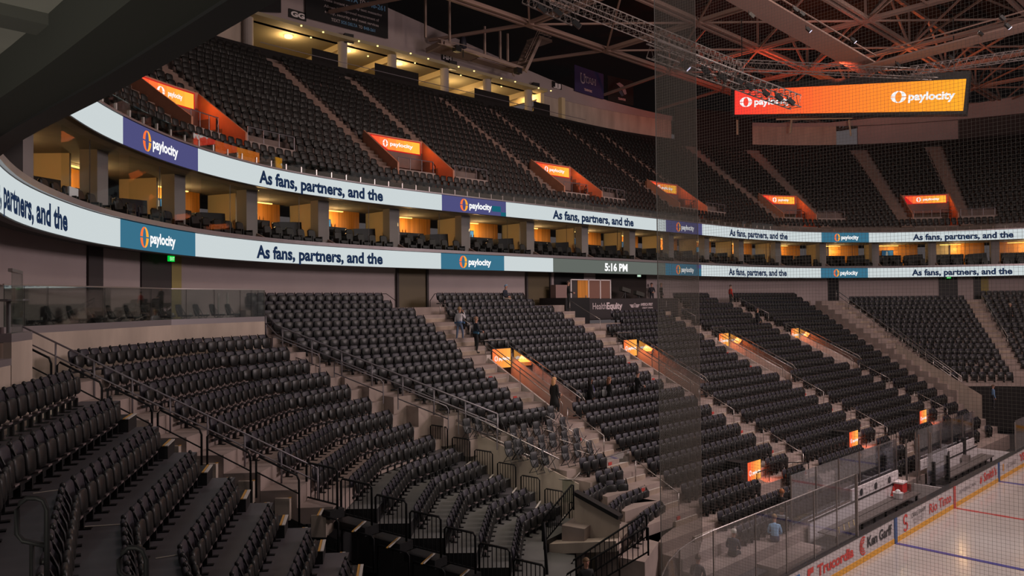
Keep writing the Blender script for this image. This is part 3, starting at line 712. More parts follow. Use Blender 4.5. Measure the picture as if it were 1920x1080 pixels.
# entrances of the upper bowl
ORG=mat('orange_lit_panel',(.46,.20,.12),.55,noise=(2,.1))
VNAME=['leftmost','second from left','third from left','fourth from left','fifth from left','rightmost']
for k,(a,b) in enumerate(VOM):
    P=ring((a+b)/2,4)[0]
    t=thing('upper_entrance','upper bowl entrance with sloping side walls, %s of six'%VNAME[k],'entrance',(P[0],P[1],17.9),'entrances of the upper bowl')
    for s,e in ((a,-.12),(b,.12)):
        p=[(s,.9+1.),(s,5.2),(s,5.6)]
        q=[ring(s,1.9)[0],ring(s,5.25)[0]]; w=ring(s,0)[1]*e
        top=[ZU(1.9)+.95,ZU(5.25)+.95]
        v=[(*q[0],17.4),(*q[1],17.4),(*q[1],top[1]),(*q[0],top[0])]; v2=[(x+w[0],y+w[1],z) for x,y,z in v]
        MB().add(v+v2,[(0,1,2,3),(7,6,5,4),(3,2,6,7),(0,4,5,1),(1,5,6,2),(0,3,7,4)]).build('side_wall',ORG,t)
    ringstrip(a,b,[(5.35,17.4),(5.5,17.4),(5.5,20.05),(5.35,20.05)],1.).build('door_opening',mat('door_dark',(.06,.04,.02),.6),t)
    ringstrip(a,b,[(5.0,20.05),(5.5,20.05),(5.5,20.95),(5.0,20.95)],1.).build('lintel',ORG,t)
    ringstrip(a,b,[(1.6,17.3),(5.4,17.3),(5.4,17.42),(1.6,17.42)],1.).build('floor_slab',CONC,t)
    ringstrip(a-.2,b-1.3,[(2.0,17.4),(2.2,17.4),(2.2,18.35),(2.0,18.35)],1.).build('parapet',CONC,t)
    ringstrip(b+.3,b+3.0,[(2.0,17.6),(2.2,17.6),(2.2,18.35),(2.0,18.35)],1.).build('parapet',CONC,t)
    # rails
    R=ring(b-1.2,2.4)[0]; Q=ring(b-.2,3.4)[0]
    fr=MB().tube([(R[0],R[1],17.9),(R[0],R[1],19.1),(Q[0],Q[1],19.1),(Q[0],Q[1],17.9)],.03,5)
    for z in (18.2,18.5,18.8): fr.tube([(R[0],R[1],z),(Q[0],Q[1],z)],.02,5)
    fr.build('gate_rail',BLKRAIL,t)
    for s0,s1 in ((b+.3,b+3.),(a+.1,b-1.4)):
        pts=[ring(s,2.1)[0] for s in np.linspace(s0,s1,4)]; g=MB().tube([(x,y,19.05) for x,y in pts],.025,5)
        for x,y in pts: g.tube([(x,y,18.35),(x,y,19.05)],.02,5)
        g.build('front_rail',GRAIL,t)
    # LED sign over the door
    P,tt=ring((a+b)/2,4.93); s0,s1=a+.25,b-.25
    sg=thing('entrance_sign','orange LED sponsor sign over the upper entrance, %s of six'%VNAME[k],'led sign',(P[0],P[1],20.05),'entrance LED signs')
    f=lambda x,y,eps=0.:(*ring(x,4.95-eps)[0],20.08+y)
    ringstrip(s0-.06,s1+.06,[(4.96,20.02),(5.06,20.02),(5.06,20.86),(4.96,20.86)],.8).build('housing',emis('led_red_edge',(.75,.02,.02),.8),sg)
    g=MB(); N=6; q=[]; lo=[0.]*7
    cut=1.0 if k<5 else .5
    for c in range(N):
        x0=s0+(s1-s0)*c/N; x1=s0+(s1-s0)*(c+1)/N
        yl0=.68*max(0,1-(x0-s0)/cut) if cut else 0; yl1=.68*max(0,1-(x1-s0)/cut)
        g.add([f(x0,yl0),f(x1,yl1),f(x1,.72),f(x0,.72)],[(0,1,2,3)],c)
    cols=[(1,.10,.035),(1,.16,.04),(1,.25,.045),(1,.33,.045),(1,.40,.045),(1,.46,.05)]
    g.build('screen',[emis('sign_%d'%c,cols[c],1.15) for c in range(6)],sg)
    g=MB(); put_text(g,'paylocity',lambda x,y:f(x,y,.02),s0+1.35,s1-.55,.28,.24,0,.03); put_logo(g,lambda x,y:f(x,y,.02),s0+1.0,.37,.23,(0,0)); g.build('lettering',LTXT,sg)
    q=ring((a+b)/2,4.2)[0]; n=np.array([-tt[1],tt[0]])
    lamp('sign_glow','AREA',(q[0],q[1],20.4),55,(1,.17,.03),2.6,(q[0]-n[0]*3,q[1]-n[1]*3,18.),.7)
    for s in (a+.5,b-.4):
        qq=ring(s,4.3)[0]; lamp('sign_glow','POINT',(qq[0],qq[1],20.3),9,(1,.15,.02),.25)
# aisle steps of the upper bowl: pale nosings
for k,c in enumerate(AIC):
    mb=MB()
    for i in range(1,18):
        if c<44 and i>12: continue
        for h in (0,1):
            d=1.3+TR*(i-h*.5); P,tt=ring(c,d-.28); z=ZU(1.3+TR*i)-(.29 if h else 0)
            mb.box((P[0],P[1],z-.12),(1.05,.36,.28),math.atan2(tt[1],tt[0]))
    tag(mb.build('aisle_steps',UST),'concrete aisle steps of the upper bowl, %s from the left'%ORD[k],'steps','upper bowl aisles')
# ================================================================ club level, roof, rigging, far LED board
def onr(x,y,d):
    """sight line meets the vertical surface at ring offset d: arc length, height"""
    s=ring_hit(x,y,d); P=ring(s,d)[0]; r=ray(x,y); return s,CAM[2]+np.linalg.norm(P-CAM[:2])/np.linalg.norm(r[:2])*r[2]
CLC=mat('club_ceiling',(.34,.29,.18),.8); CLB=mat('club_beam',(.62,.50,.30),.7); CLW=mat('club_wall',(.42,.34,.18),.8)
a0,a1=54.9,84.6
struct(ringstrip(a0,a1,[(17.3,28.0),(25,28.0),(25,28.2),(17.3,28.2)],1.).build('club_floor',PAINTD))
struct(ringstrip(a0,a1,[(17.0,31.15),(25,31.15),(25,31.4),(17.0,31.4)],1.).build('club_ceiling',CLC))
struct(ringstrip(a0,a1,[(24,28),(24.2,28),(24.2,31.2),(24,31.2)],1.).build('club_wall',CLW))
colx=[(641,110),(735,120),(833,140),(913,165),(990,185),(1052,205)]
cols_s=[onr(x,y,18.0)[0] for x,y in colx]
for k,s in enumerate([55.0]+cols_s+[a1]):
    P,tt=ring(s,18.0)
    if k<6: tag(MB().lathe((P[0],P[1],27.9),[(.38,0),(.38,3.3)],16).build('club_column',mat('round_column',(.33,.29,.27),.8),smooth=False),'round concrete column of the club terrace, %s from the left'%ORD[k],'column','club terrace columns')
    else: tag(MB().box((P[0],P[1],29.6),(.5,.5,3.3),math.atan2(tt[1],tt[0])).build('club_column',CLB),'pale square post at the right end of the club terrace, %s'%('inner','outer')[k-6],'column')
    A=ring(s,18.1)[0]; B=ring(s,23.8)[0]
    if k: tag(MB().bar((A[0],A[1],30.9),(B[0],B[1],30.9),.35,.5).build('ceiling_beam',CLB),'cream ceiling beam running back from club column %d'%(k+1),'beam','club ceiling beams')
LSH=emis('lampshade',(1,.72,.30),2.6)
for k,(x,y) in enumerate(((541,64),(649,90),(747,115),(981,173))):
    s,z=onr(x,y,19.3); P=ring(s,19.3)[0]
    t=thing('pendant_lamp','warm glowing drum pendant lamp over the club terrace, %s from the left'%ORD[k],'lamp',(P[0],P[1],z-.25),'club pendant lamps')
    MB().lathe((P[0],P[1],z-.28),[(.30,0),(.33,.05),(.30,.5),(.27,.52)],16).build('lampshade',LSH,t,smooth=True)
    MB().tube([(P[0],P[1],z+.24),(P[0],P[1],31.15)],.015,5).build('cord',BLACK,t)
    lamp('pendant_glow','POINT',(P[0],P[1],z-.6),260,(1,.66,.30),.3)
for k,(x,y) in enumerate(((845,135),(905,155))): 
    s,z=onr(x,y,20.5); P=ring(s,20.5)[0]; lamp('club_glow','POINT',(P[0],P[1],29.8),200,(1,.66,.30),.2)
dl=emis('downlight',(1,.75,.25),2.2)
for k,(x,y) in enumerate(((565,48),(583,70),(606,60),(673,77),(708,86),(650,100),(690,105),(770,100),(803,110),(778,118),(860,125),(889,133),(864,141),(940,147),(966,153),(940,162),(1010,165),(1033,170))):
    s=ring_hit(x,y,20.); r=ray(x,y); P=CAM+r*(31.13-CAM[2])/r[2]
    tag(MB().lathe((P[0],P[1],31.08),[(.07,0),(.07,.08)],8).build('downlight',dl),'small round downlight in the club ceiling, %s counted from the left'%ORD[k],'light','club ceiling downlights')
for k,(x0,x1,y0,y1) in enumerate(((583,633,90,125),(701,783,118,168),(889,953,165,205),(1000,1030,190,220))):
    sa,za=onr(x0,y0,17.5); sb,zb=onr(x1,y1,17.5)
    tag(ringstrip(sa,sb,[(17.45,28),(17.5,28),(17.5,za),(17.45,za)],1.).build('curtain',CURT),'black curtain panel hung on the club terrace front, %s from the left'%ORD[k],'curtain','club terrace curtains')
tag(ringstrip(a0,a1+4,[(16.0,28.85),(16.04,28.85),(16.04,28.89),(16.0,28.89)],1.).build('terrace_rail',GRAIL),'long thin rail behind the last row of the upper bowl','railing')
# high tables and stools
st=MB().lathe((0,0,0),[(.22,0),(.22,.03),(.03,.05),(.03,.70),(.20,.72),(.20,.78)],10); st.box((0,-.18,.95),(.38,.05,.34))
stool=thing('bar_stool','stool','stool',(0,0,0),'stools on the club terrace'); st.build('seat',mat('stool_grey',(.05,.045,.04),.5),stool); index_kids(stool)
fs=True
for k,(x,y) in enumerate(((548,92),(664,120),(815,160),(858,170),(973,195))):
    s,z=onr(x,y,18.9); P=ring(s,18.9)[0]
    tag(MB().lathe((P[0],P[1],28.2),[(.3,0),(.3,.03),(.04,.06),(.04,1.02),(.40,1.04),(.40,1.08)],14).build('high_table',BLACK),'round black high table on the club terrace, %s from the left'%ORD[k],'table','club high tables')
    for q,(dx,dy) in enumerate(((-.75,.1),(.7,.2))):
        o=stool if fs else copy_tree(stool); fs=False; o.location=(P[0]+dx,P[1]+dy,28.2); o.rotation_euler=(0,0,q*2.6); o['label']='bar stool %s of the high table, %s table from the left'%(('left','right')[q],ORD[k])
# ---------------- block letters on the upper wall
def ringsign(x,y,w,txt,k):
    s,z=onr(x,y,18.1); t=thing('row_sign','black wall sign with white letters %s'%txt,'sign',(*ring(s,18.1)[0],z-.3),'letter signs on the back wall')
    f=lambda q,yy,e=0.:(*ring(q,18.1-e)[0],z-.33+yy)
    MB().add([f(s-w,0),f(s+w,0),f(s+w,.66),f(s-w,.66)],[(0,1,2,3)]).build('board',BLACK,t)
    g=MB(); put_text(g,txt,lambda a,b:f(a,b,.03),s-w*.78,s+w*.78,.14,.38,0,.05); g.build('lettering',TEXTW,t)
for k,(x,y,txt) in enumerate(((556,28,'GG'),(837,108,'HH'),(1044,160,'JJ'),(1314,212,'KK'))): ringsign(x,y,.62,txt,k)
# ---------------- banners
def banner(x0,y0,x1,y1,h,name,label,m):
    s0,z0=onr(x0,y0,17.95); s1,z1=onr(x1,y1,17.95); P=ring((s0+s1)/2,17.95)[0]
    t=thing(name,label,'banner',(P[0],P[1],min(z0,z1)-h),'banners on the upper wall')
    f=lambda u,v,e=0.:(*ring(s0+(s1-s0)*u,17.95-e)[0],(z0+(z1-z0)*u)-h+v*h)
    g=MB()
    for c in range(4): g.add([f(c/4,0),f(c/4+.25,0),f(c/4+.25,1),f(c/4,1)],[(0,1,2,3)])
    for c in range(4): g.add([f(c/4,0,-.04),f(c/4+.25,0,-.04),f(c/4+.25,1,-.04),f(c/4,1,-.04)],[(3,2,1,0)])
    g.build('cloth',m,t); return t,f
t,f=banner(1076,121,1131,139,2.75,'club_banner','indigo banner lettered UTAH on the upper wall',mat('indigo_cloth',(.035,.03,.10),.8))
g=MB(); put_text(g,'U',lambda a,b:f(a,b,.03),.22,.40,.40,.36,0,.06); put_text(g,'TAH',lambda a,b:f(a,b,.03),.40,.76,.46,.22,0,.06); g.build('lettering',mat('outline_white',(.30,.30,.36),.7),t)
g=MB(); put_text(g,'U',lambda a,b:f(a,b,.05),.245,.375,.43,.30,0,.0); put_text(g,'TAH',lambda a,b:f(a,b,.05),.42,.74,.48,.18,0,.0); g.build('lettering',mat('indigo_letter',(.02,.02,.06),.8),t)
g=MB(); put_text(g,'TEAMWORK',lambda a,b:f(a,b,.03),.36,.64,.13,.085,0,.05); g.build('lettering',mat('pink_white',(.5,.36,.36),.7),t)
t,f=banner(1138,141,1187,152,2.75,'club_banner','black banner with a pale shield emblem on the upper wall',mat('black_cloth',(.012,.014,.014),.8))
g=MB()
pts=[(.30,.74),(.42,.82),(.56,.74),(.66,.58),(.70,.42),(.62,.36),(.56,.44),(.50,.58),(.40,.66)]; g.add([f(a,b,.03) for a,b in pts],[tuple(range(9))])
pts=[(.36,.62),(.50,.50),(.58,.34),(.50,.27),(.40,.40)]; g.add([f(a,b,.04) for a,b in pts],[tuple(range(5))],1); g.build('emblem',[mat('emblem_grey',(.30,.30,.33),.7),mat('emblem_blue',(.06,.10,.14),.7)],t)
g=MB(); put_text(g,'TEAMWORK',lambda a,b:f(a,b,.03),.36,.66,.12,.085,0,.05); g.build('lettering',mat('pink_white',(.5,.36,.36),.7),t)
s0=onr(573,33,17.95); s1=onr(727,73,17.95); P=ring(59,17.9)[0]
t=thing('safety_banner','large black banner telling guests to text SOS DELTA to 848-261','banner',(P[0],P[1],31.6),'banners on the upper wall')
def f(a,b,e=0.): u=(a-s0[0])/(s1[0]-s0[0]); return (*ring(a,17.95-e)[0],s0[1]+(s1[1]-s0[1])*u+b)
g=MB()
for c in range(5): x0=s0[0]+(s1[0]-s0[0])*c/5; x1=s0[0]+(s1[0]-s0[0])*(c+1)/5; g.add([f(x0,0),f(x1,0),f(x1,4.2),f(x0,4.2)],[(0,1,2,3)])
g.build('cloth',mat('banner_black',(.010,.010,.011),.8),t)
W=s1[0]-s0[0]; X=lambda u:s0[0]+W*u; TB=mat('banner_blue',(.10,.22,.36),.7); TG=mat('banner_white',(.36,.31,.31),.7)
def bt(txt,u0,u1,y,h,m,b=.02): g=MB(); put_text(g,txt,lambda a,c:f(a,c,.03),X(u0),X(u1),y,h,0,b); g.build('lettering',m,t)
bt('TEXT',.27,.375,.27,.25,TG); bt('SOS DELTA',.385,.585,.27,.25,TB,.03); bt('TO',.60,.65,.27,.25,TG); bt('848-261',.665,.82,.27,.25,TB,.03)
bt('safety, security, and guest services',.20,.87,.78,.22,TG); bt('Allows for improved management of',.19,.875,1.22,.22,TG); bt('provides instant two-way text messaging',.12,.915,1.72,.22,TG)
bt('TO',.61,.69,2.25,.40,TG); bt('848-261',.71,.96,2.25,.40,TB,.03); bt('SOS DELTA',.20,.595,2.25,.40,TB,.03); bt('TEXT',.02,.18,2.25,.40,TG,.03)
s0_,z0_=onr(480,22,17.95); s1_,z1_=onr(527,24,17.95)
tag(MB().add([(*ring(s0_,17.95)[0],z0_),(*ring(s1_,17.95)[0],z1_),(*ring(s1_,17.95)[0],z1_+3),(*ring(s0_,17.95)[0],z0_+3)],[(0,1,2,3)]).build('black_banner',mat('banner_black',(.01,.01,.011),.8)),'plain black banner on the wall left of the GG sign','banner')
# ---------------- roof
struct(MB().box((8,15,38.4),(150,120,.3)).build('roof_deck',ROOFD))
NX=[2+9.82*k for k in range(-5,7)]; NY=[44.3-9.5*m for m in range(0,6)]; ZR=33.0
kk=0
def chord(a,b,w,nm,lab):
    global kk; kk+=1; o=MB().bar(a,b,w,w*.9).build(nm,ROOFM); return tag(o,lab%kk,'beam','steel members of the roof frame')
def roofthing(lab,loc): return thing('roof_truss',lab,'truss',loc,'roof trusses')
for m,y in enumerate(NY):
    t=roofthing('steel roof truss running the length of the hall, %s from the far wall'%ORD[m],(NX[0],y,ZR))
    for dy in (-.28,.28): MB().bar((NX[0],y+dy,ZR),(NX[-1],y+dy,ZR),.24,.30).build('bottom_chord',ROOFM,t)
    MB().bar((21,y,ZR+3.6),(NX[-1],y,ZR+3.6),.28).build('top_chord',ROOFM,t)
    for k in range(len(NX)-1):
        if NX[k]<20: MB().box((NX[k],y,ZR),(.8,.7,.34)).build('gusset',ROOFM,t); continue
        MB().bar((NX[k],y,ZR),(NX[k]+4.91,y,ZR+3.6),.18).build('web_member',ROOFM,t); MB().bar((NX[k+1],y,ZR),(NX[k]+4.91,y,ZR+3.6),.18).build('web_member',ROOFM,t)
        MB().box((NX[k],y,ZR),(.8,.7,.34)).build('gusset',ROOFM,t); MB().bar((NX[k],y,ZR),(NX[k],y,ZR+3.6),.16).build('web_member',ROOFM,t)
for k,x in enumerate(NX):
    if x<-28: continue
    t=roofthing('steel roof truss running across the hall, %s from the left end'%ORD[k-1],(x,NY[-1],ZR))
    for dx in (-.25,.25): MB().bar((x+dx,NY[-1],ZR),(x+dx,NY[0],ZR),.20,.26).build('bottom_chord',ROOFM,t)
    MB().bar((x,NY[0],ZR),(x-3.2 if x<15 else x+1,53.4,ZR+.2 if x<15 else ZR-.3),.24).build('end_strut',ROOFM,t)
    for m in range(len(NY)-1):
        if x<20: continue
        MB().bar((x,NY[m],ZR),(x,NY[m]-4.75,ZR+3.6),.16).build('web_member',ROOFM,t); MB().bar((x,NY[m+1],ZR),(x,NY[m]-4.75,ZR+3.6),.16).build('web_member',ROOFM,t)
q=0
for k in range(3,len(NX)-1):
    for m in range(0,len(NY)-1):
        q+=1; t=thing('roof_brace','thin crossed roof bracing in one square of the roof frame','bracing',(NX[k],NY[m],ZR-.1),'crossed roof bracing')
        MB().bar((NX[k],NY[m],ZR-.05),(NX[k+1],NY[m+1],ZR-.05),.14).build('brace',ROOFM,t); MB().bar((NX[k],NY[m+1],ZR-.12),(NX[k+1],NY[m],ZR-.12),.14).build('brace',ROOFM,t)
        if k%2==0: MB().bar((NX[k],(NY[m]+NY[m+1])/2,ZR-.1),(NX[k+1],(NY[m]+NY[m+1])/2,ZR-.1),.12).build('brace',ROOFM,t)
# ---------------- lighting trusses
def ltruss(P,Q,w,label,n=18):
    P=Vector(P);Q=Vector(Q); d=(Q-P).normalized(); r=d.cross(Vector((0,0,1))).normalized()*w/2; u=Vector((0,0,w/2)); t=thing('lighting_truss',label,'truss',tuple(P),'lighting trusses')
    cs=[r+u,r-u,-r-u,-r+u]
    for c in cs: MB().tube([P+c,Q+c],.03,5).build('chord',LRIG,t)
    g=MB()
    for k in range(n):
        a=P+(Q-P)*k/n; b=P+(Q-P)*(k+.5)/n; c_=P+(Q-P)*(k+1)/n
        for i in range(4): g.tube([a+cs[i],b+cs[(i+1)%4],c_+cs[i]],.015,4,cap=False)
    g.build('lacing',LRIG,t); return t
ltruss(atD(985,-12,30),atD(1079,31,31),.55,'short aluminium lighting truss near the catwalk stairs',8)
ltruss(atD(1040,-10,34),atD(1388,131,46),.6,'long aluminium lighting truss crossing behind the netting edge',34)
ltruss(atD(1222,92,30),atD(1492,192,36),.55,'aluminium lighting truss carrying fixtures left of the big screen',22)
ltruss(atD(1378,122,52),atD(1752,140,56),.6,'level lighting truss above the big screen',26)
ltruss(atD(1708,133,50),atD(1935,100,46),.5,'lighting truss above the right end of the big screen',14)
def fixture(x,y,D,label,lit=None,s=.26):
    P=atD(x,y,D); t=thing('stage_light',label,'stage light',tuple(P),'stage lights'); a=Vector(P)
    MB().bar(a,a+Vector((.35,-.35,-.45))*s*2,.34*s*2,.34*s*2).build('body',BLACK,t); MB().tube([a+Vector((-.2,0,.5))*s,a+Vector((-.25,0,0))*s,a],.03,5).build('yoke',BLACK,t)
    if lit: e=a+Vector((.35,-.35,-.45))*s*2; MB().bar(e,e+Vector((.02,-.02,-.03)),.3*s*2,.3*s*2).build('lens',lit,t)
wl=emis('lens_white',(.8,.75,1),1.8)
for k,(x,y,D,l) in enumerate(((1010,12,29,None),(1040,18,29,None),(1075,40,29,None),(1278,118,30,wl),(1318,128,31,None),(1350,140,32,None),(1380,148,33,None),(1400,158,33,None),(1430,170,34,None),(1455,178,34,None),(1478,186,35,None),(1512,52,50,wl),(1596,72,50,wl),(1488,14,45,None),(1500,22,45,None),(1875,30,45,None),(1885,45,45,wl),(1405,25,42,None),(1835,60,52,None),(1680,118,54,None),(1780,105,54,None))):
    fixture(x,y,D,'black stage light on the roof rigging, %s of the rig lights'%ORD[k],l)
# red fabric covered duct running through the roof frame
t=thing('roof_catwalk','catwalk running through the roof frame above the big screen','catwalk',tuple(atD(1400,5,52)))
A,B=atD(1385,-10,50),atD(1640,135,62); MB().bar(A,B,2.0,.12).build('deck',ROOFM,t)
for sx in (-1,1): MB().bar(A+np.array((sx*1.,sx*.6,.9)),B+np.array((sx*1.,sx*.6,.9)),.08).build('handrail',ROOFM,t)
t=thing('roof_catwalk','second catwalk of the roof, right of the big screen centre','catwalk',tuple(atD(1650,130,58)))
A,B=atD(1620,130,60),atD(1960,40,50); MB().bar(A,B,1.8,.12).build('deck',ROOFM,t)
for sx in (-1,1): MB().bar(A+np.array((sx*.6,sx*1.,.9)),B+np.array((sx*.6,sx*1.,.9)),.08).build('handrail',ROOFM,t)
# ---------------- end LED board
TL,TR_,BR,BL_=atD(1378,170,66),atD(1812,148,56),atD(1806,208,56),atD(1378,215,66)
cen=(TL+TR_+BL_+BR)/4; t=thing('video_board','long orange LED video board hung at the far end with two sponsor marks','video board',tuple(cen))
nn=np.cross(TR_-TL,BL_-TL); nn/=np.linalg.norm(nn); nn=nn if nn@(CAM-cen)>0 else -nn
bf=lambda u,v,e=0.:tuple((BL_+(BR-BL_)*u)*(1-v)+(TL+(TR_-TL)*u)*v+nn*e)
g=MB(); o=[bf(a,b,.0) for a,b in ((-.02,-.10),(1.012,-.10),(1.012,1.25),(-.02,1.25))]; bk=[tuple(np.array(p)-nn*1.0) for p in o]
g.add(o+bk,[(0,1,2,3),(7,6,5,4),(0,4,5,1),(1,5,6,2),(2,6,7,3),(3,7,4,0)]); g.build('housing',BLACK,t)
g=MB(); NC=24
for c in range(NC): g.add([bf(c/NC,0,.05),bf((c+1)/NC,0,.05),bf((c+1)/NC,1,.05),bf(c/NC,1,.05)],[(0,1,2,3)],c)
g.build('screen',[emis('board_%d'%c,(1,.05+.36*(c/NC)**1.3,.035-.01*c/NC),1.1) for c in range(NC)],t)
g=MB(); put_text(g,'paylocity',lambda a,b:bf(a,b,.1),.10,.278,.38,.26,0,.035); put_text(g,'paylocity',lambda a,b:bf(a,b,.1),.785,.965,.38,.26,0,.035)
lf=lambda u0:(lambda x,y:bf(u0+x*.052,y,.1))
put_logo(g,lambda x,y:bf(.058+x*.19,y,.1),0,.5,.20,(0,0)); put_logo(g,lambda x,y:bf(.745+x*.19,y,.1),0,.5,.20,(0,0)); g.build('lettering',LTXT,t)
for x in (1392,1790): 
    A=atD(x,165,62); MB().tube([A,(A[0],A[1],33)],.04,5).build('hanger',BLACK,t)
# ---------------- catwalk on the back wall
CW=mat('catwalk_steel',(.34,.25,.21),.6); t=thing('wall_catwalk','steel platform hung below the roof on the back wall, with a flight of stairs','catwalk',(1.5,50.5,31.))
MB().box((.3,51.6,32.05),(4.4,2.,.2)).build('deck',CW,t); MB().bar((-1.9,50.5,32.1),(7.7,50.5,31.8),.2,.3).build('edge_beam',CW,t); MB().bar((2.5,51.8,31.95),(8.2,51.8,31.9),1.,.12).build('walkway',CW,t)
MB().bar((-2.1,50.5,32.1),(-2.1,52.6,31.9),.2,.42).build('edge_beam',CW,t)
for x,y in ((798,95),(843,80),(909,98),(938,116),(952,118)):
    P=atY(x,y,50.5); MB().bar((P[0],50.5,32.1),(P[0]+.01,50.5,34.6 if x>900 else 36),.16).build('hanger',CW,t)
for dy in (0,1.6): MB().bar((7.2,50+dy,31.4),(9.2,50+dy,34.9),.12,.32).build('stringer',CW,t)
for k in range(9): MB().box((7.35+.22*k,50.8,31.7+.38*k),(.34,1.5,.06)).build('tread',CW,t)
MB().box((9.9,50.8,35.0),(1.7,1.7,.25)).build('landing',CW,t)
for z in (35.4,35.75,36.1): MB().tube([(9.1,50,z),(10.7,50,z),(10.7,51.6,z)],.035,5).build('rail',CW,t)
for z in (.9,1.3): MB().tube([(7.1,49.95,31.5+z-.2),(9.1,49.95,34.9+z-.2)],.035,5).build('rail',CW,t)
for z in (31.7,32.1): MB().tube([(-3.,49.95,z),(1.2,49.95,z+.1)],.03,5).build('rail',CW,t)
P=atY(868,68,50.4); tt=thing('covered_spotlight','spotlight under a dark cover standing on the wall platform','spotlight',(P[0],50.4,31.25)); MB().lathe((P[0],50.4,32.0),[(.05,0),(.32,.1),(.30,.6),(.22,1.0),(.05,1.1)],10).build('cover',mat('dark_cover',(.02,.02,.03),.6),tt,smooth=True); MB().tube([(P[0],50.4,31.25),(P[0],50.4,32.05)],.05,6).build('stand',BLACK,tt)
for k,(x,y) in enumerate(((857,92),(971,133))):
    P=atY(x,y,50); tag(MB().box((P[0],50,P[2]),(.6,.5,.5)).build('loudspeaker',BLACK),'small black loudspeaker under the wall platform, %s one'%('left','right')[k],'loudspeaker','platform loudspeakers')
for k,(x,y) in enumerate(((652,73),(847,123),(1003,163))):
    s,z=onr(x,y,17.6); P=ring(s,17.6)[0]; tag(MB().box((P[0],P[1],z),(.75,.35,.75),-.2).build('loudspeaker',BLACK),'square black loudspeaker hung beside a club column, %s of three'%ORD[k],'loudspeaker','club loudspeakers')
# ================================================================ lower bowl: portals, rails, walls
fz=lambda Y:10.18-.4798*(35.25-Y)            # sloping line of the side stand floor
PWL=mat('portal_wall',(.52,.44,.40),.6,noise=(1.5,.1))
for k,w in enumerate(PW):
    if k<4:
        P=(w+.8,29.6,4.94); nm=ORD[k]
        t=thing('portal','entrance ramp cut into the side stand between white walls, %s from the left'%nm,'portal',P,'side stand portals')
        for x,sd in ((w,0),(w+1.6,1)):
            y0,y1=29.75,24.45; th=.10
            v=[(x,y0,4.9),(x,y1,4.9),(x,y1,fz(y1)+.22),(x,y0,fz(y0)+.22)]; v+=[(a+th,b,c) for a,b,c in v]
            MB().add(v,[(3,2,1,0),(4,5,6,7),(3,7,6,2),(0,1,5,4),(1,2,6,5),(0,4,7,3)]).build('side_wall',PWL,t)
            for dz,dx in ((.92,0),(.70,.0)):
                pts=[(x+.05,29.75,fz(29.75)+dz),(x+.05,24.7,fz(24.7)+dz)]
                if dz>.8: pts=[(w+.05 if sd==0 else w+1.65,29.8,fz(29.8)+dz)]+pts[1:]+[(x+.05,24.45,fz(24.45)+.75),(x+.05,24.45,fz(24.45)+.25)]
                MB().tube(pts,.022,6).build('handrail',STEEL,t,smooth=True)
            for y in (29.7,27.2,24.6): MB().tube([(x+.05,y,fz(y)+.2),(x+.05,y,fz(y)+.92)],.02,5).build('post',STEEL,t)
            g=MB(); g.add([(x+.05,29.7,fz(29.7)+.22),(x+.05,24.6,fz(24.6)+.22),(x+.05,24.6,fz(24.6)+.66),(x+.05,29.7,fz(29.7)+.66)],[(0,1,2,3)]); g.build('glass_guard',GLM if sd else GLS,t)
        MB().tube([(w+.05,29.8,fz(29.8)+.92),(w+1.65,29.8,fz(29.8)+.92)],.022,6).build('handrail',STEEL,t)
        MB().box((w+.8,29.50,6.0),(1.6,.1,2.2)).build('door_opening',mat('portal_dark',(.03,.022,.02),.8),t)
        MB().box((w+.8,29.52,7.4),(1.8,.12,.75)).build('lintel',PWL,t)
        MB().box((w+.8,27.1,4.9),(1.5,5.4,.08)).build('ramp_floor',CONC,t)
        sg=thing('portal_sign','square orange LED sponsor sign at the head of the portal, %s from the left'%nm,'led sign',(w+.95,29.4,7.05),'portal LED signs')
        MB().box((w+.9,29.44,7.55),(1.36,.08,1.05)).build('housing',BLACK,sg)
        g=MB()
        for c in range(5): a=w+.25+1.28*c/5; b=w+.25+1.28*(c+1)/5; g.add([(a,29.39,7.06),(b,29.39,7.06),(b,29.39,8.04),(a,29.39,8.04)],[(0,1,2,3)],c)
        g.build('screen',[emis('psign_%d'%c,((1,.20,.06),(1,.27,.06),(1,.33,.065),(1,.37,.07),(1,.41,.075))[c],1.08) for c in range(5)],sg)
        f=lambda x,y:(w+.25+x,29.375,7.06+y); g=MB(); put_text(g,'paylocity',f,.42,1.2,.40,.17,0,.04); put_logo(g,f,.24,.49,.14,(0,0)); g.build('lettering',LTXT,sg)
        lamp('sign_glow','AREA',(w+.8,29.2,7.5),20,(1,.18,.03),1.0,(w+.9,26,5.),.8)
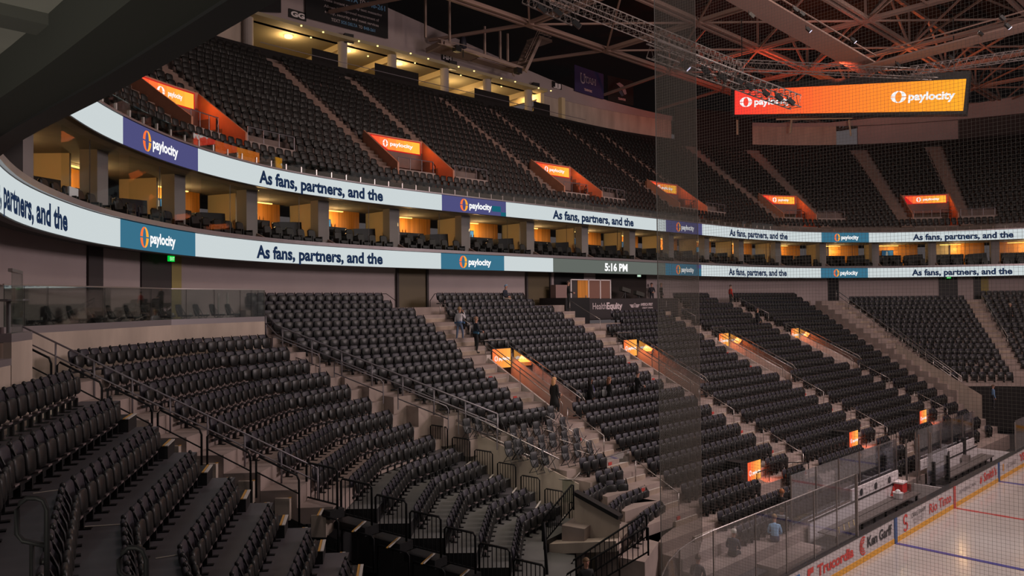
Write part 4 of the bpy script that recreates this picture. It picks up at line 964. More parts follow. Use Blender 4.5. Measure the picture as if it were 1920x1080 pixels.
# rink-side signs: narrow LED panels on black boxes
for k,(x0,x1) in enumerate(((-10.3,-9.1),(.80,1.96),(11.8,13.05))):
    t=thing('rinkside_sign','bright orange LED panel on a black box near the ice, %s of three'%ORD[k],'led sign',((x0+x1)/2,18.6,1.6),'rinkside LED panels')
    MB().box((x0-.35,18.95,2.5),(.6,1.0,1.2)).build('housing',BLACK,t); MB().box(((x0+x1)/2,18.50,2.56),(x1-x0+.08,.06,.95)).build('housing',BLACK,t)
    g=MB()
    for c in range(4): a=x0+(x1-x0)*c/4; b=x0+(x1-x0)*(c+1)/4; g.add([(a,18.46,2.13),(b,18.46,2.13),(b,18.46,3.0),(a,18.46,3.0)],[(0,1,2,3)],c)
    g.build('screen',[emis('rsign_%d'%c,((1,.12,.04),(1,.22,.05),(1,.33,.065),(1,.40,.08))[c],1.15) for c in range(4)],t)
    f=lambda x,y:(x,18.44,y); g=MB(); put_text(g,'paylocity',f,x0+.4,x1-.05,2.42,.15,0,.04); put_logo(g,f,x0+.2,2.5,.13,(0,0)); g.build('lettering',LTXT,t)
    lamp('sign_glow','AREA',((x0+x1)/2+.5,18.2,2.5),16,(1,.13,.02),1.0,((x0+x1)/2+1.6,17.3,1.6),.8)
    for q,(a,b) in enumerate((((x0-.2,17.9),(x0+.9,17.9)),((x1+.1,18.3),(x1+1.2,18.3)),((x1+1.2,18.3),(x1+2.2,17.2)),((x1+.2,17.3),(x1+2.2,17.2)))):
        guard('black barred guard beside the %s rinkside LED panel, %s panel'%(ORD[k],ORD[q]),(a[0],a[1],1.75),(b[0],b[1],1.75),.95,.95,6,group='guards at the rinkside panels')
# ---------------- stair nosings of the lower aisles
def aisle(name,label,pts,w,rot,gold=False,half=True,m=STEPC):
    mb=MB(); nb_=MB()
    for (x,y,z),(x2,y2,z2) in zip(pts[:-1],pts[1:]):
        cx,cy=x+(x2-x)*.62,y+(y2-y)*.62; mb.box((cx,cy,(z+z2)/2-.3),(w,.42,.6),rot); 
        e=.25; nb_.box((cx+(x2-x)*.20,cy+(y2-y)*.20,(z+z2)/2+.004),(w,.06,.012),rot)
    t=thing(name,label,'steps',tuple(pts[len(pts)//2]),'lower bowl aisles')
    mb.build('treads',m,t); nb_.build('nosing',GOLD if gold else NOSE,t); return t
for k,w in enumerate(PW):
    P=[(w-.95,Yr(j)-.1,zt(j)-.87) for j in range(7,13)]; aisle('aisle_steps','concrete steps left of the portal, %s portal from the left'%ORD[k],P,1.2,0)
    P=[(w-.4,Yr(j)-.1,zt(j)-.87) for j in range(1,7)]; aisle('aisle_steps','concrete steps above the portal, %s portal from the left'%ORD[k],P,1.9,0)
    P=[(w-.25,Yr(j)-.1,zt(j)-.87) for j in range(13,23)]; aisle('aisle_steps','concrete steps below the portal, %s portal from the left'%ORD[k],P,1.5,0)
    for nm,(ja,jb,dx) in (('above',(1.5,4.5,.55)),('below, upper length',(13.5,16,-.2)),('below, lower length',(18,20.5,-.2))):
        pts=[(w+dx,Yr(j),zt(j)-.87+.9) for j in np.linspace(ja,jb,4)]; rail('handrail','thin steel handrail %s the %s portal from the left'%(nm,ORD[k]),pts,[p[2]-.9 for p in pts],2,.02,(),STEEL,group='short aisle handrails')
RED=mat('red_row_number',(.42,.05,.04),.6)
q=0
for k,w in enumerate(PW[:3]):
    for j in (8,10,14,16,18,20):
        x=w-1.35 if j<13 else w-.7; y=Yr(j)-.72-.0; q+=1
        tag(MB().box((x,y-.02,zt(j)-.87-.12),(.22,.02,.13)).build('row_number_sticker',RED),'small red row number sticker on a step riser, portal %s, sticker %s down'%(ORD[k],ORD[(8,10,14,16,18,20).index(j)]),'sticker','red row number stickers')
# corner aisles
def between(f,i0,i1,st=1.): return [f(i) for i in np.arange(i0,i1+.01,st)]
fAr=lambda i:(*(np.array(BA.line(i)[-1])+np.array((.60,.46))*1.0),BA.floor(i))
aisle('aisle_steps','broad concrete steps right of the curved corner section',between(fAr,-.1,7.),1.3,.62,True)
fAl=lambda i:(*BA.ext(i,.75,0)[0],BA.floor(i)); aisle('aisle_steps','pale concrete steps left of the curved corner section',between(fAl,-.1,7.9),1.1,.72,True,m=CONCL)
# side handrails of the broad corner steps
pts=[(XL(j)-.35,Yr(j),zt(j)-.87+1.05+.1) for j in (3.2,4.46,8,11,13.6)]; rail('handrail','long grey handrail descending beside the broad corner steps',pts,[p[2]-1.1 for p in pts],9,.036,(.42,))
for k,(j0,j1) in enumerate(((4.6,6.6),(7.2,9.2),(9.8,11.8),(12.2,13.7))):
    pts=[(XL(j)-.85,Yr(j)-.35,zt(j)-.87+.78) for j in (j0,j1)]; f_=[p[2]-.8 for p in pts]
    t=thing('looped_rail','looped grey rail on the broad corner steps, %s from the top'%ORD[k],'handrail',(*pts[0][:2],f_[0]),'looped rails on the corner steps')
    a,b=[np.array(p) for p in pts]; MB().tube([a-(0,0,.5),a-(0,0,.05),a+(b-a)*.04,b-(b-a)*.04,b-(0,0,.1),b-(0,0,.5),a-(0,0,.5)],.024,6).build('loop',GRAIL,t,smooth=True)
    for p in (a,b): MB().tube([p-(0,0,.4),p-(0,0,.95)],.024,6).build('post',GRAIL,t)
# left aisle: black steps, black and grey rails
for i in range(8):
    A=np.array(BL.line(i)[-1]); B_=np.array(BL.ext(i,0,1.)[-1]); u=(B_-A); rot=math.atan2(u[1],u[0]); c=A+u*.62; z=BL.floor(i)
    d=np.array(BL.line(i+1)[-1])-A
    t=thing('step_block','black two-tread step block with pale nosings beside the left seats, %s from the top'%ORD[i],'steps',(c[0],c[1],z-.62),'black step blocks of the left aisle')
    for q,(fr,zz) in enumerate(((.55,-.0),(1.05,-.31))):
        cc=c+d*fr; MB().box((cc[0],cc[1],z+zz-.17),(.86,.42,.30),rot).build('tread',BLACK,t); MB().box((cc[0]+d[0]*.22,cc[1]+d[1]*.22,z+zz-.012),(.86,.07,.02),rot).build('nosing',NOSE,t); MB().box((cc[0]+d[0]*.14,cc[1]+d[1]*.14,z+zz-.012),(.86,.05,.02),rot).build('gold_strip',GOLD,t)
fl=lambda i,o:(*BA.ext(i,o,0)[0],BA.floor(i))
for k,i0 in enumerate((-.6,.7,2.0,3.3,4.6,5.9)):
    P=[fl(i0,1.55),fl(i0+1.15,1.55)]; a,b=[np.array(p) for p in P]; ht=1.0
    t=thing('looped_rail','black looped rail beside the black step blocks, %s from the top'%ORD[k],'handrail',tuple(a-(0,0,.1)),'black looped rails of the left aisle')
    A=a+(0,0,ht); B_=b+(0,0,ht-.02)
    MB().tube([a-(0,0,.15),A-(0,0,.12),A+(b-a)*.06,B_-(b-a)*.05,B_-(0,0,.12),b-(0,0,.35)],.030,8).build('frame',BLKRAIL,t,smooth=True)
    MB().tube([a+(0,0,.55),b+(0,0,.50)],.02,6).build('middle_rail',BLKRAIL,t)
pts=[(*fl(i,.35)[:2],fl(i,.35)[2]+1.0) for i in (-1.2,1.,3.2,5.4,7.2)]; rail('handrail','long grey handrail along the left aisle of the curved corner section',pts,[p[2]-1.0 for p in pts],9,.026,(.38,))
mb=MB()
# foreground rail loops
for k,(x,y0,y1,D,w_) in enumerate(((60,938,1012,7.2,56),(249,1031,1080,7.0,50))):
    A=atD(x-w_/2,y0,D); B_=atD(x+w_/2,y0,D); dn_=(y1-y0)/FPX*D; a=np.array(A); b=np.array(B_); u=b-a
    t=thing('looped_rail','thick black rail loop in the left foreground, %s one'%('left','right')[k],'handrail',(a[0],a[1],a[2]-1.5),'foreground rail loops')
    lp=[b-(0,0,1.7),b-(0,0,.09),b-u*.12,b-u*.35+(0,0,.02),a+u*.35+(0,0,.02),a+u*.12-(0,0,.02),a-(0,0,.09),a-(0,0,dn_*.85),a+u*.2-(0,0,dn_*1.02),b-(0,0,dn_*1.15)]
    MB().tube(lp,.024,10).build('loop',BLKRAIL,t,smooth=True); MB().tube([a+u*.5-(0,0,dn_*1.05),a+u*.5-(0,0,1.7)],.022,8).build('post',BLKRAIL,t,smooth=True)
P=atZ(30,1072,BL.floor(2)+.02); tag(MB().box((P[0],P[1],P[2]),(.5,.09,.03),1.1).build('step_nosing',NOSE),'pale grooved step nosing at the bottom left corner','nosing')
# pale seams of the dark decking
for k,(i,x0,y0,x1,y1) in enumerate(((1,62,925,150,913),(2,152,988,228,983),(2,228,983,245,1080),(3,292,1047,340,1039),(3,340,1039,357,1080),(3,340,1039,348,1025))):
    z=BL.floor(i)+.006; A=atZ(x0,y0,z); B_=atZ(x1,y1,z); tag(MB().bar(A,B_,.035,.008).build('deck_seam',mat('pale_seam',(.42,.38,.33),.6)),'thin pale metal seam in the dark floor of the left stand, %s from the left'%ORD[k],'seam','floor seams')
# ---------------- lower corner section: barred guards
for i in range(7):
    z=BM.floor(i-1); x,y=575+64.8*i,939.5+30.3*i
    a=atZ(x,y,z); b=atZ(x+57.5,y+15,z)
    guard('black barred guard on the left side of the lower corner section, %s from the top'%ORD[i],a,b,1.12,1.12,7,group='black guards of the lower corner',r=.026)
    tag(MB().bar((a[0],a[1],z-.14),(b[0],b[1],z-.14),.5,.24).build('platform_edge',BLACK),'black platform edge below a barred guard, %s from the top'%ORD[i],'platform','black platform edges')
    if i<6:
        A=atZ(x+22,y+27,z+.01); B_=atZ(x+43,y+8,z+.01) if i else atZ(x+30,y+12,z+.01); w_=np.array((.06,.0,0))
        t=thing('step_nosing','pale and gold step edge behind a barred guard, %s from the top'%ORD[i],'nosing',tuple(A),'step nosings of the lower corner')
        MB().bar(A+w_*.6,B_+w_*.6,.06,.02).build('pale_strip',NOSE,t); MB().bar(A-w_*.4,B_-w_*.4,.045,.02).build('gold_strip',GOLD,t)
    if i<5:
        a2=a-np.array((.25,.45,0)); b2=b-np.array((.25,.45,0)); z2=z-1.15
        guard('plain black rail frame below the barred guards, %s from the top'%ORD[i],(a2[0],a2[1],z2),(b2[0],b2[1],z2),1.0,1.0,2,group='lower rail frames',r=.022)
RW=lambda i:np.array((-22.1+.43*i,25.9-.89*i))
for i in range(7):
    a=RW(i-.42)-np.array((.45,.42)); b=RW(i+.36)-np.array((.45,.42)); z=BM.floor(i)
    guard('black barred guard along the pale ramp wall, %s from the top'%ORD[i],(*a,z),(*b,z-.25),1.1,1.25,7,group='black guards along the ramp wall',r=.022)
    c=RW(i)-np.array((.95,.85)); t=thing('step_block','dark pale-edged platform step right of the lower corner rows, %s from top'%ORD[i],'steps',(*c,z),'platform steps of the lower corner'); MB().box((c[0],c[1],z-.05),(1.1,.5,.35),-.78+1.57).build('tread',DECK,t); MB().box((c[0]+.2,c[1]-.25,z+.13),(1.1,.06,.02),.6).build('nosing',NOSE,t)
# ramp wall with glass and rails
v=[]; g=MB()
A,B_=RW(-.9),RW(6.0); n_=np.array((.62,.62))*.15
zz=(6.08,3.28)
q=[(*A,1.0),(*B_,1.0),(*B_,zz[1]),(*A,zz[0])]; g.add(q+[(x+.1,y+.1,z) for x,y,z in q],[(0,1,2,3),(7,6,5,4),(3,2,6,7),(0,4,5,1),(1,5,6,2),(0,3,7,4)])
struct(g.build('ramp_wall',CONCL))
t=thing('glass_guard','glass guard with steel rail above the pale ramp wall','railing',(*RW(2.5),zz[0]-1.2))
MB().add([(*A,zz[0]+.05),(*RW(5.2),3.66),(*RW(5.2),4.2),(*A,zz[0]+.62)],[(0,1,2,3)]).build('glass_pane',GLM if 0 else GLD,t)
MB().tube([(*A,zz[0]+.62),(*RW(5.2),4.2)],.03,6).build('handrail',STEEL,t,smooth=True); MB().tube([(*A,zz[0]+.12),(*RW(4.4),4.05)],.045,6).build('lower_rail',STEEL,t,smooth=True)
# landing beyond the ramp wall and folding chairs on it
FCH=MB(); pad(FCH,.44,.36,.05,(0,-.18,.46),.12,10); pad(FCH,.44,.42,.05,(0,-.08,.20),.35,8)
leg=MB()
for s_ in (-.21,.21): leg.tube([(s_,-.24,.0),(s_,.18,.50)],.014,5); leg.tube([(s_,.22,0),(s_,-.2,.80)],.014,5)
leg.tube([(-.21,.2,.02),(.21,.2,.02)],.012,5); leg.tube([(-.21,-.2,.02),(.21,-.2,.02)],.012,5)
fold=thing('folding_chair','chair','chair',(0,0,0),'black folding chairs beside the ramp'); FCH.build('seat_and_back',mat('vinyl_black',(.03,.03,.033),.5),fold,smooth=True); leg.build('legs',SEATB,fold); index_kids(fold); used=False
q=0
for r_,(x0,y0,x1,y1,n) in enumerate(((882,805,1036,775,8),(1012,808,1062,798,3),(957,828,996,818,3),(1040,828,1085,818,3),(962,850,1024,836,4),(1060,850,1105,838,3),(1000,862,1022,858,2))):
    for c in range(n):
        x=x0+(x1-x0)*c/max(1,n-1); y=y0+(y1-y0)*c/max(1,n-1); P=floor_hit(x,y+22); q+=1
        j=round((35.25-P[1])/.84); o=fold if not used else copy_tree(fold); used=True
        o.location=(P[0],Yr(j)-.15,zt(j)-.87); o.rotation_euler=(0,0,math.pi+.12*math.sin(c*7)); o['label']='black folding chair beside the ramp, %s from left of group %d counted downwards'%(ORD[c],r_+1)
for k,(x,y) in enumerate(((1011,790),(1043,810),(1073,830))):
    P=floor_hit(x+6,y+36); t=thing('ladder_rail','small steel ladder-shaped rail between folding chairs, %s from the left'%ORD[k],'handrail',tuple(P),'ladder rails'); a=P
    MB().tube([a,a+(0,0,1.0),a+(.12,-.15,1.05),a+(.45,-.4,.80),a+(.45,-.4,-.15)],.02,6).build('frame',STEEL,t,smooth=True); MB().tube([a+(0,0,.5),a+(.45,-.4,.3)],.015,5).build('rung',STEEL,t)
# curved glass rail and vomitory below
t=thing('glass_guard','bent glass guard with steel top rail above the lower vomitory','railing',tuple(atZ(1075,900,2.9)))
gp=[atD(1012,898,31.),atD(1076,899,30.3),atD(1103,868,32.),atD(1180,843,33.2)]
MB().tube(gp,.03,6).build('top_rail',STEEL,t,smooth=True)
g=MB()
for a,b in zip(gp[:-1],gp[1:]): g.add([tuple(a),tuple(b),(b[0],b[1],b[2]-.9),(a[0],a[1],a[2]-.9)],[(0,1,2,3)])
g.build('glass_pane',GLD,t)
A,B_=atD(1078,925,27.8),atD(1163,972,26.6); C_,D_=atD(1158,1035,26.6),atD(1075,1045,27.8)
g=MB(); w1=[A,B_,C_,D_]; bk=[p+np.array((.25,.25,0)) for p in w1]; g.add([tuple(p) for p in w1+bk],[(3,2,1,0),(4,5,6,7),(0,1,5,4),(1,2,6,5),(2,3,7,6),(0,4,7,3)]); struct(g.build('vomitory_wall',CONCL))
struct(MB().bar(A+np.array((-.05,-.05,.06)),B_+np.array((-.05,-.05,.06)),.30,.14).build('trim_11',BLACK))
struct(MB().bar(atD(1030,1026,27.5),atD(1160,1020,26.5),.5,.35).build('trim_4',CONCL))
struct(MB().bar(atD(1015,1062,28),atD(1165,1062,27),.3,1.7).build('vomitory_wall_lower',mat('brown_concrete',(.16,.13,.10),.85)))
for k,(x0,y0,x1,y1,D) in enumerate(((1017,975,1075,905,27.),(1060,1078,1215,985,24.5),(1072,1052,1212,960,26.),(1020,975,1027,1080,25.))):
    a=atD(x0,y0,D); b=atD(x1,y1,D); h=.95
    guard('long black barred guard around the lower vomitory, %s one'%ORD[k],a-np.array((0,0,h)),b-np.array((0,0,h)),h,h,16,group='guards of the lower vomitory',r=.026)
for k in range(4):
    a=atD(1175+k*0,1000,30)+np.array((0,0,-.3)); 
struct(MB().box((-20,18.2,.35),(15,7,.06)).build('lower_concourse_floor',DECK))
# ---------------- concrete wall, glass deck and folding chairs at the left
def strip(name,m,P,z0,z1,th=.15,st=True,lab=None,cat=None,par=None):
    q=[]; P=[np.array(p) for p in P]
    for i,p in enumerate(P):
        d=P[min(i+1,len(P)-1)]-P[max(i-1,0)]; d=d/np.linalg.norm(d); n=np.array((-d[1],d[0]))*th
        q.append([(*p,z0),(*(p+n),z0),(*(p+n),z1),(*p,z1)])
    o=MB().slab(q).build(name,m,par)
    return o if par else (tag(o,lab,cat) if lab else struct(o))
Wl=BA.ext(-1.05,1.0,1.05)
strip('deck_wall',CONCL,Wl,7.2,9.72); strip('trim_8',CAPM,Wl,9.72,9.93,.3)
t=thing('glass_guard','tall glass guard along the deck above the concrete wall','railing',(*Wl[2],9.93))
strip('glass_pane',GLD,Wl,9.93,11.06,.02,par=t)
strip('top_rail',STEEL,Wl,11.06,11.10,.05,par=t)
for k in range(12):
    p=np.array(Wl[0])+(np.array(Wl[1])-np.array(Wl[0]))*0; f_=k/11*(len(Wl)-1); i=min(int(f_),len(Wl)-2); p=np.array(Wl[i])*(1-(f_-i))+np.array(Wl[i+1])*(f_-i)
    MB().box((p[0],p[1],10.5),(.012,.012,1.1)).build('pane_joint',BLACK,t)
for k,(x) in enumerate((410,427)):
    P=atD(x,560,33.); MB().box((P[0],P[1],10.35),(.06,.06,1.2)).build('post',STEEL,t)
dk=BA.ext(-2.9,1.5,1.2); struct(MB().slab([[(*np.array(a),9.5),(*np.array(b),9.5),(*np.array(b),9.6),(*np.array(a),9.6)] for a,b in zip(BA.ext(-1.3,1.2,1.05),BA.ext(-9,1.2,1.05))]).build('deck_floor',PAINTD))
D2=MB(); pad(D2,.46,.46,.06,(0,-.16,.44),.20,12); D2.box((0,.05,.44),(.44,.40,.06))
L2=MB(); 
for s_ in (-.22,.22): L2.tube([(s_,-.22,.0),(s_,.20,.46)],.016,5); L2.tube([(s_,.24,0),(s_,-.2,.72)],.016,5)
L2.tube([(-.22,.24,.03),(.22,.24,.03)],.014,5)
dc=thing('deck_chair','chair','chair',(0,0,0),'black folding chairs behind the glass'); D2.build('seat_and_back',mat('vinyl_black',(.03,.03,.033),.35),dc,smooth=True); L2.build('legs',GRAIL,dc); MB().box((0,.27,.52),(.10,.01,.08)).build('tag',mat('white_tag',(.5,.48,.46),.7),dc); index_kids(dc)
for k in range(13):
    x=105+k*24.; P=atZ(x,600-k*.9,9.62) if False else None
    f_=k/12; L_=BA.line(-1.75); p=np.array(L_[0])*(1-f_/.62)+np.array(L_[1])*(f_/.62) if f_<.62 else np.array(L_[1])*(1-(f_-.62)/.38)+np.array(L_[2])*((f_-.62)/.38)
    u=np.array(L_[1])-np.array(L_[0]) if f_<.62 else np.array(L_[2])-np.array(L_[1]); o=dc if k==0 else copy_tree(dc); o.location=(p[0],p[1],9.6); o.rotation_euler=(0,0,math.atan2(-u[0],u[1])-math.pi/2+.35); o['label']='black folding chair with a white tag behind the deck glass, %s from the left'%ORD[k]
# blocks above the left stand
Ll=BL.ext(-1.1,0,.2)
e=np.array(Ll[-1]); d_=np.array(Ll[-2])-e; d_/=np.linalg.norm(d_)
strip('stand_wall',CONCL,[e+d_*1.3,e],7,9.75); strip('trim_9',CAPM,[e+d_*1.3,e],9.75,9.93,.22)
strip('stand_wall_low',CONCL,[e+d_*7,e+d_*1.35],7,9.28,.2); strip('trim_10',CAPM,[e+d_*7,e+d_*1.3],9.28,9.42,.3)
strip('side_glass_wall',mat('dark_wood_panel',(.05,.035,.03),.6),[e+d_*7+np.array((-.6,.6)),e+d_*1.4+np.array((-.6,.6))],9.3,9.85,.1,lab='dark panel above the lower cap at the left edge',cat='panel')
t=thing('glass_guard','glass guard with a pale top rail at the far left','railing',(*e,9.93)); g2=[e+d_*1.25,e+np.array((-.1,.4))]
strip('glass_pane',GLD,g2,9.93,11.22,.02,par=t); strip('top_rail',STEEL,g2,11.22,11.29,.08,par=t)
P=atD(20,500,24.); tag(MB().lathe((P[0],P[1],9.5),[(.30,0),(.30,3.3)],20).build('round_column',mat('grey_round',(.17,.15,.145),.8),smooth=False),'round grey concourse column at the far left','column')
A,B_=atD(45,522,27),atD(335,533,33); t=thing('drink_rail','long dark drink ledge on the concourse behind the glass deck','counter',tuple(A-np.array((0,0,1)))); MB().bar(A,B_,.5,.22).build('counter_top',mat('dark_ledge',(.06,.05,.05),.6),t)
for f_ in (.1,.35,.6,.85): p=A+(B_-A)*f_; MB().box((p[0],p[1],p[2]-.55),(.08,.08,1.1)).build('leg',BLACK,t)
# ---------------- corner wall behind the seats: pier between section B and the deck
for k,(x0,y0) in enumerate(((18,590),)):
    P=atD(16,570,19.); t=thing('high_table','tall table behind the glass at the far left','table',(P[0],P[1],9.6)); MB().lathe((P[0],P[1],9.6),[(.25,0),(.25,.03),(.05,.06),(.05,1.0),(.45,1.03),(.45,1.07)],14).build('table',mat('grey_table',(.10,.10,.10),.4),t)
# door head rails at the top of the side stand
for k,(xa,sg_) in enumerate(((-17.3,-1),(-14.9,1))):
    rail('handrail','dark bent wall rail %s the brown door'%('left of','right of')[k],[(xa,35.9,10.55),(xa+sg_*.5,36.1,10.95),(xa+sg_*1.,36.2,10.95)],None,0 or 2,.02,(),BLKRAIL,group='wall rails by the door')
# ---------------- broadcast stage
t=thing('broadcast_stage','dark stage front with white HealthEquity lettering','stage',(3.,34.8,9.0))
MB().box((3.05,36.2,9.85),(11.0,2.8,1.45)).build('platform',mat('stage_black',(.035,.03,.032),.6),t)
MB().box((-3.7,35.6,9.7),(2.4,2.4,1.9)).build('side_block',BLACK,t); MB().box((-2.42,34.78,9.85),(.07,.05,1.9)).build('edge_post',CAPM,t)
f=lambda x,y:(x,34.78,y); HW=mat('stage_lettering',(.62,.52,.54),.6)
g=MB(); put_text(g,'Health',f,-1.72,-.28,9.85,.46,0,.0); g.build('lettering',HW,t)
g=MB(); put_text(g,'Equity',f,-.22,1.55,9.85,.46,0,.04); g.build('lettering',HW,t)
g=MB()
for sx in (-1,1):
    for r_ in range(3): g.add([f(3.0+sx*.16,10.13-r_*.08),f(3.0+sx*(.62-.08*r_),10.13-r_*.08),f(3.0+sx*(.56-.08*r_),10.075-r_*.08),f(3.0+sx*.16,10.075-r_*.08)],[(0,1,2,3) if sx>0 else (3,2,1,0)])
    g.tube([f(3.0+sx*.16,9.95),f(3.0+sx*.06,9.93),f(3.0+sx*.10,10.18),f(3.0-.0*sx,10.22)],.025,5)
g.build('wing_emblem',HW,t); g=MB(); put_text(g,'AMERICA FIRST',f,3.7,5.2,10.03,.20,0,.03); put_text(g,'CREDIT UNION',f,3.9,5.2,9.82,.11,0,.02); g.build('lettering',HW,t)
t=thing('stage_partition','white framed wooden partition on the broadcast stage','partition',(0,36,10.6)); zc=11.25
for x0,x1,m in ((-2.1,-1.5,PAINTD),(-1.45,-.35,WOOD),(-.3,.95,mat('rose_wood',(.20,.10,.075),.6)),(1.0,2.1,mat('rose_wood',(.2,.1,.075),.6))): MB().box(((x0+x1)/2,36.4,zc),(x1-x0,.06,1.3)).build('panel',m,t)
for x in (-2.2,-.32,.98,2.15): MB().box((x,36.35,zc),(.08,.08,1.4)).build('frame',TEXTW,t)
MB().box((0,36.35,11.93),(4.4,.08,.07)).build('frame',TEXTW,t)
tag(MB().box((-3.2,36.5,10.7),(1.3,.5,1.7)).build('stage_cabinet',mat('rose_cabinet',(.22,.14,.13),.6)),'pinkish cabinet at the left end of the broadcast stage','cabinet')
tag(MB().box((.1,38,12.05),(1.,.3,.5)).build('wall_box',TEXTW),'white boxes above the broadcast stage partition','box')
for k,(x,y) in enumerate(((1172,545),(1198,552))):
    P=atY(x,y,36.); t=thing('broadcast_camera','covered broadcast camera tilted on a stand, %s one'%('left','right')[k],'camera',(P[0],36.,10.6)); MB().bar((P[0]-.5,36,P[2]+.15),(P[0]+.5,36,P[2]-.05),.3,.3).build('body',mat('camera_cover',(.05,.05,.045),.6),t); MB().tube([(P[0],36,10.6),(P[0],36,P[2])],.05,6).build('stand',BLACK,t)
    for q in (-.4,.4): MB().tube([(P[0]+q,36,10.6),(P[0],36,P[2]-.1)],.03,5).build('leg',BLACK,t)
# ---------------- right corner rails, ramp wall and dark curtain
pts=[(*ring(102.9,-1.-.84*i)[0],zt(i)-.87+1.0) for i in (0,4,8,12,16)]; rail('handrail','long steel handrail beside the far corner steps, left one',pts,[p[2]-1 for p in pts],9,.03,(.4,),STEEL,group='far corner handrails')
pts=[(*ring(103.7,-1.-.84*i)[0],zt(i)-.87+1.0) for i in (8,12,17)]; rail('handrail','steel handrail beside the far corner steps, right one',pts,[p[2]-1 for p in pts],5,.03,(.4,),STEEL,group='far corner handrails')
pts=[(*ring(116.8,-1.-.84*i)[0],zt(i)-.87+1.0) for i in (1,5,10)]; rail('handrail','steel handrail beside the rightmost far steps',pts,[p[2]-1 for p in pts],6,.03,(.4,),STEEL,group='far corner handrails')
aisle('aisle_steps','pale steps of the far corner aisle',[(*ring(103.0,-.55-.84*i)[0],zt(i)-.87) for i in range(0,17)],1.1,-.95)
aisle('aisle_steps','pale steps of the rightmost far aisle',[(*ring(116.2,-.55-.84*i)[0],zt(i)-.87) for i in range(0,13)],1.0,-1.15)
A,B_=ring(101.6,-9.5)[0],ring(101.9,-17.5)[0]; g=MB(); q=[(*A,2.6),(*B_,1.2),(*B_,3.2),(*A,6.6)]; g.add(q+[(x+.15,y+.1,z) for x,y,z in q],[(0,1,2,3),(7,6,5,4),(3,2,6,7),(0,4,5,1),(1,5,6,2),(0,3,7,4)]); struct(g.build('far_ramp_wall',CONCL))
g=MB(); g.slab([[(*ring(s,-.45-.84*17.9)[0],.3),(*ring(s,-.45-.84*18.1)[0],.3),(*ring(s,-.45-.84*18.1)[0],3.6),(*ring(s,-.45-.84*17.9)[0],3.6)] for s in np.linspace(103,128,20)]); tag(g.build('black_curtain',CURT),'black curtain below the far corner seats at the right','curtain')

# black skirt under the curved corner section and beside the lower corner rows
q=[]; n_=0
g=MB(); A=BA.ext(7.95,1.3,1.3); B_=BA.ext(8.0,1.3,1.3); g.slab([[(*a,1.),(*b,1.),(*b,BA.floor(7)-.95),(*a,BA.floor(7)-.95)] for a,b in zip(A,B_)]); struct(g.build('skirt_panel',BLACK))
g=MB(); A=BA.ext(1.,1.25,0)[0]; B_=BA.ext(8.,1.25,0)[0]; g.add([(*A,1.),(*B_,1.),(*B_,BA.floor(7)-.9),(*A,BA.floor(0)-1.)],[(0,1,2,3)]); struct(g.build('skirt_panel',BLACK))
# ================================================================ ice, boards, benches, glass
ICE=mat('ice',(.50,.455,.42),.12,spec=.5,noise=(.35,.07))
def rinkpath(off=0.,z=0.):
    p=[]; R=8.5; hx,hy=30.5,13.
    for cx,cy,a0 in ((-hx+R,hy-R,180),(hx-R,hy-R,90),(hx-R,-hy+R,0),(-hx+R,-hy+R,-90)):
        for k in range(13):
            a=math.radians(a0-90*k/12); p.append((cx+(R+off)*math.cos(a),cy+(R+off)*math.sin(a)))
    return p
struct(MB().box((0,5,-.06),(170,150,.02)).build('floor',mat('arena_floor',(.05,.045,.045),.7)))
mb=MB(); P=rinkpath(); mb.add([(x,y,0.) for x,y in P][::-1],[tuple(range(len(P)))]); ice=mb.build('ice_rink',ICE); struct(ice)
RL_=mat('ice_red',(.50,.06,.06),.3); BL2=mat('ice_blue',(.07,.07,.28),.3)
for x,w_,m,nm in ((-7.77,.30,BL2,'near blue line painted on the ice'),(0,.30,RL_,'red centre line painted on the ice'),(7.77,.30,BL2,'far blue line painted on the ice')):
    if x==0:
        g=MB()
        for k in range(40): g.box((x,12.9-.65*k,.004),(w_ if k%2 else w_*.82,.65 if k%2 else .62,.004))
        tag(g.build('ice_line',m),nm,'line marking')
    else: tag(MB().box((x,0,.004),(w_,25.9,.004)).build('ice_line',m),nm,'line marking')
g=MB(); 
for k in range(32):
    a,b=2*math.pi*k/32,2*math.pi*(k+1)/32; g.add([(4.57*math.cos(a),4.57*math.sin(a),.004),(4.62*math.cos(a),4.62*math.sin(a),.004),(4.62*math.cos(b),4.62*math.sin(b),.004),(4.57*math.cos(b),4.57*math.sin(b),.004)],[(0,1,2,3)])
tag(g.build('centre_circle',BL2),'thin blue centre circle on the ice','line marking')
# boards
t=thing('rink_boards','white rink boards with sponsor lettering and a yellow kickplate','boards',(0,13,0))
def loopstrip(o0,o1,z0,z1,nm,m,rng=None):
    A=rinkpath(o0); B_=rinkpath(o1); n=len(A); A.append(A[0]); B_.append(B_[0]); q=[[(*A[k],z0),(*B_[k],z0),(*B_[k],z1),(*A[k],z1)] for k in (rng or range(n+1))]
    return MB().slab(q).build(nm,m,t)
loopstrip(.0,.10,.22,1.07,'panel',mat('board_panel',(.55,.50,.50),.4)); loopstrip(-.015,.10,0,.22,'kickplate',YEL); loopstrip(-.02,.26,1.07,1.13,'cap',mat('board_cap',(.03,.03,.032),.4))
f=lambda x,y:(x,12.985,y)
for x,m in ((-7.77,mat('blue_stripe',(.03,.09,.25),.4)),(0,mat('red_stripe',(.50,.07,.06),.4)),(7.77,mat('blue_stripe',(.03,.09,.25),.4))): MB().box((x,12.98,.54),(.30,.03,1.07)).build('line_stripe',m,t)
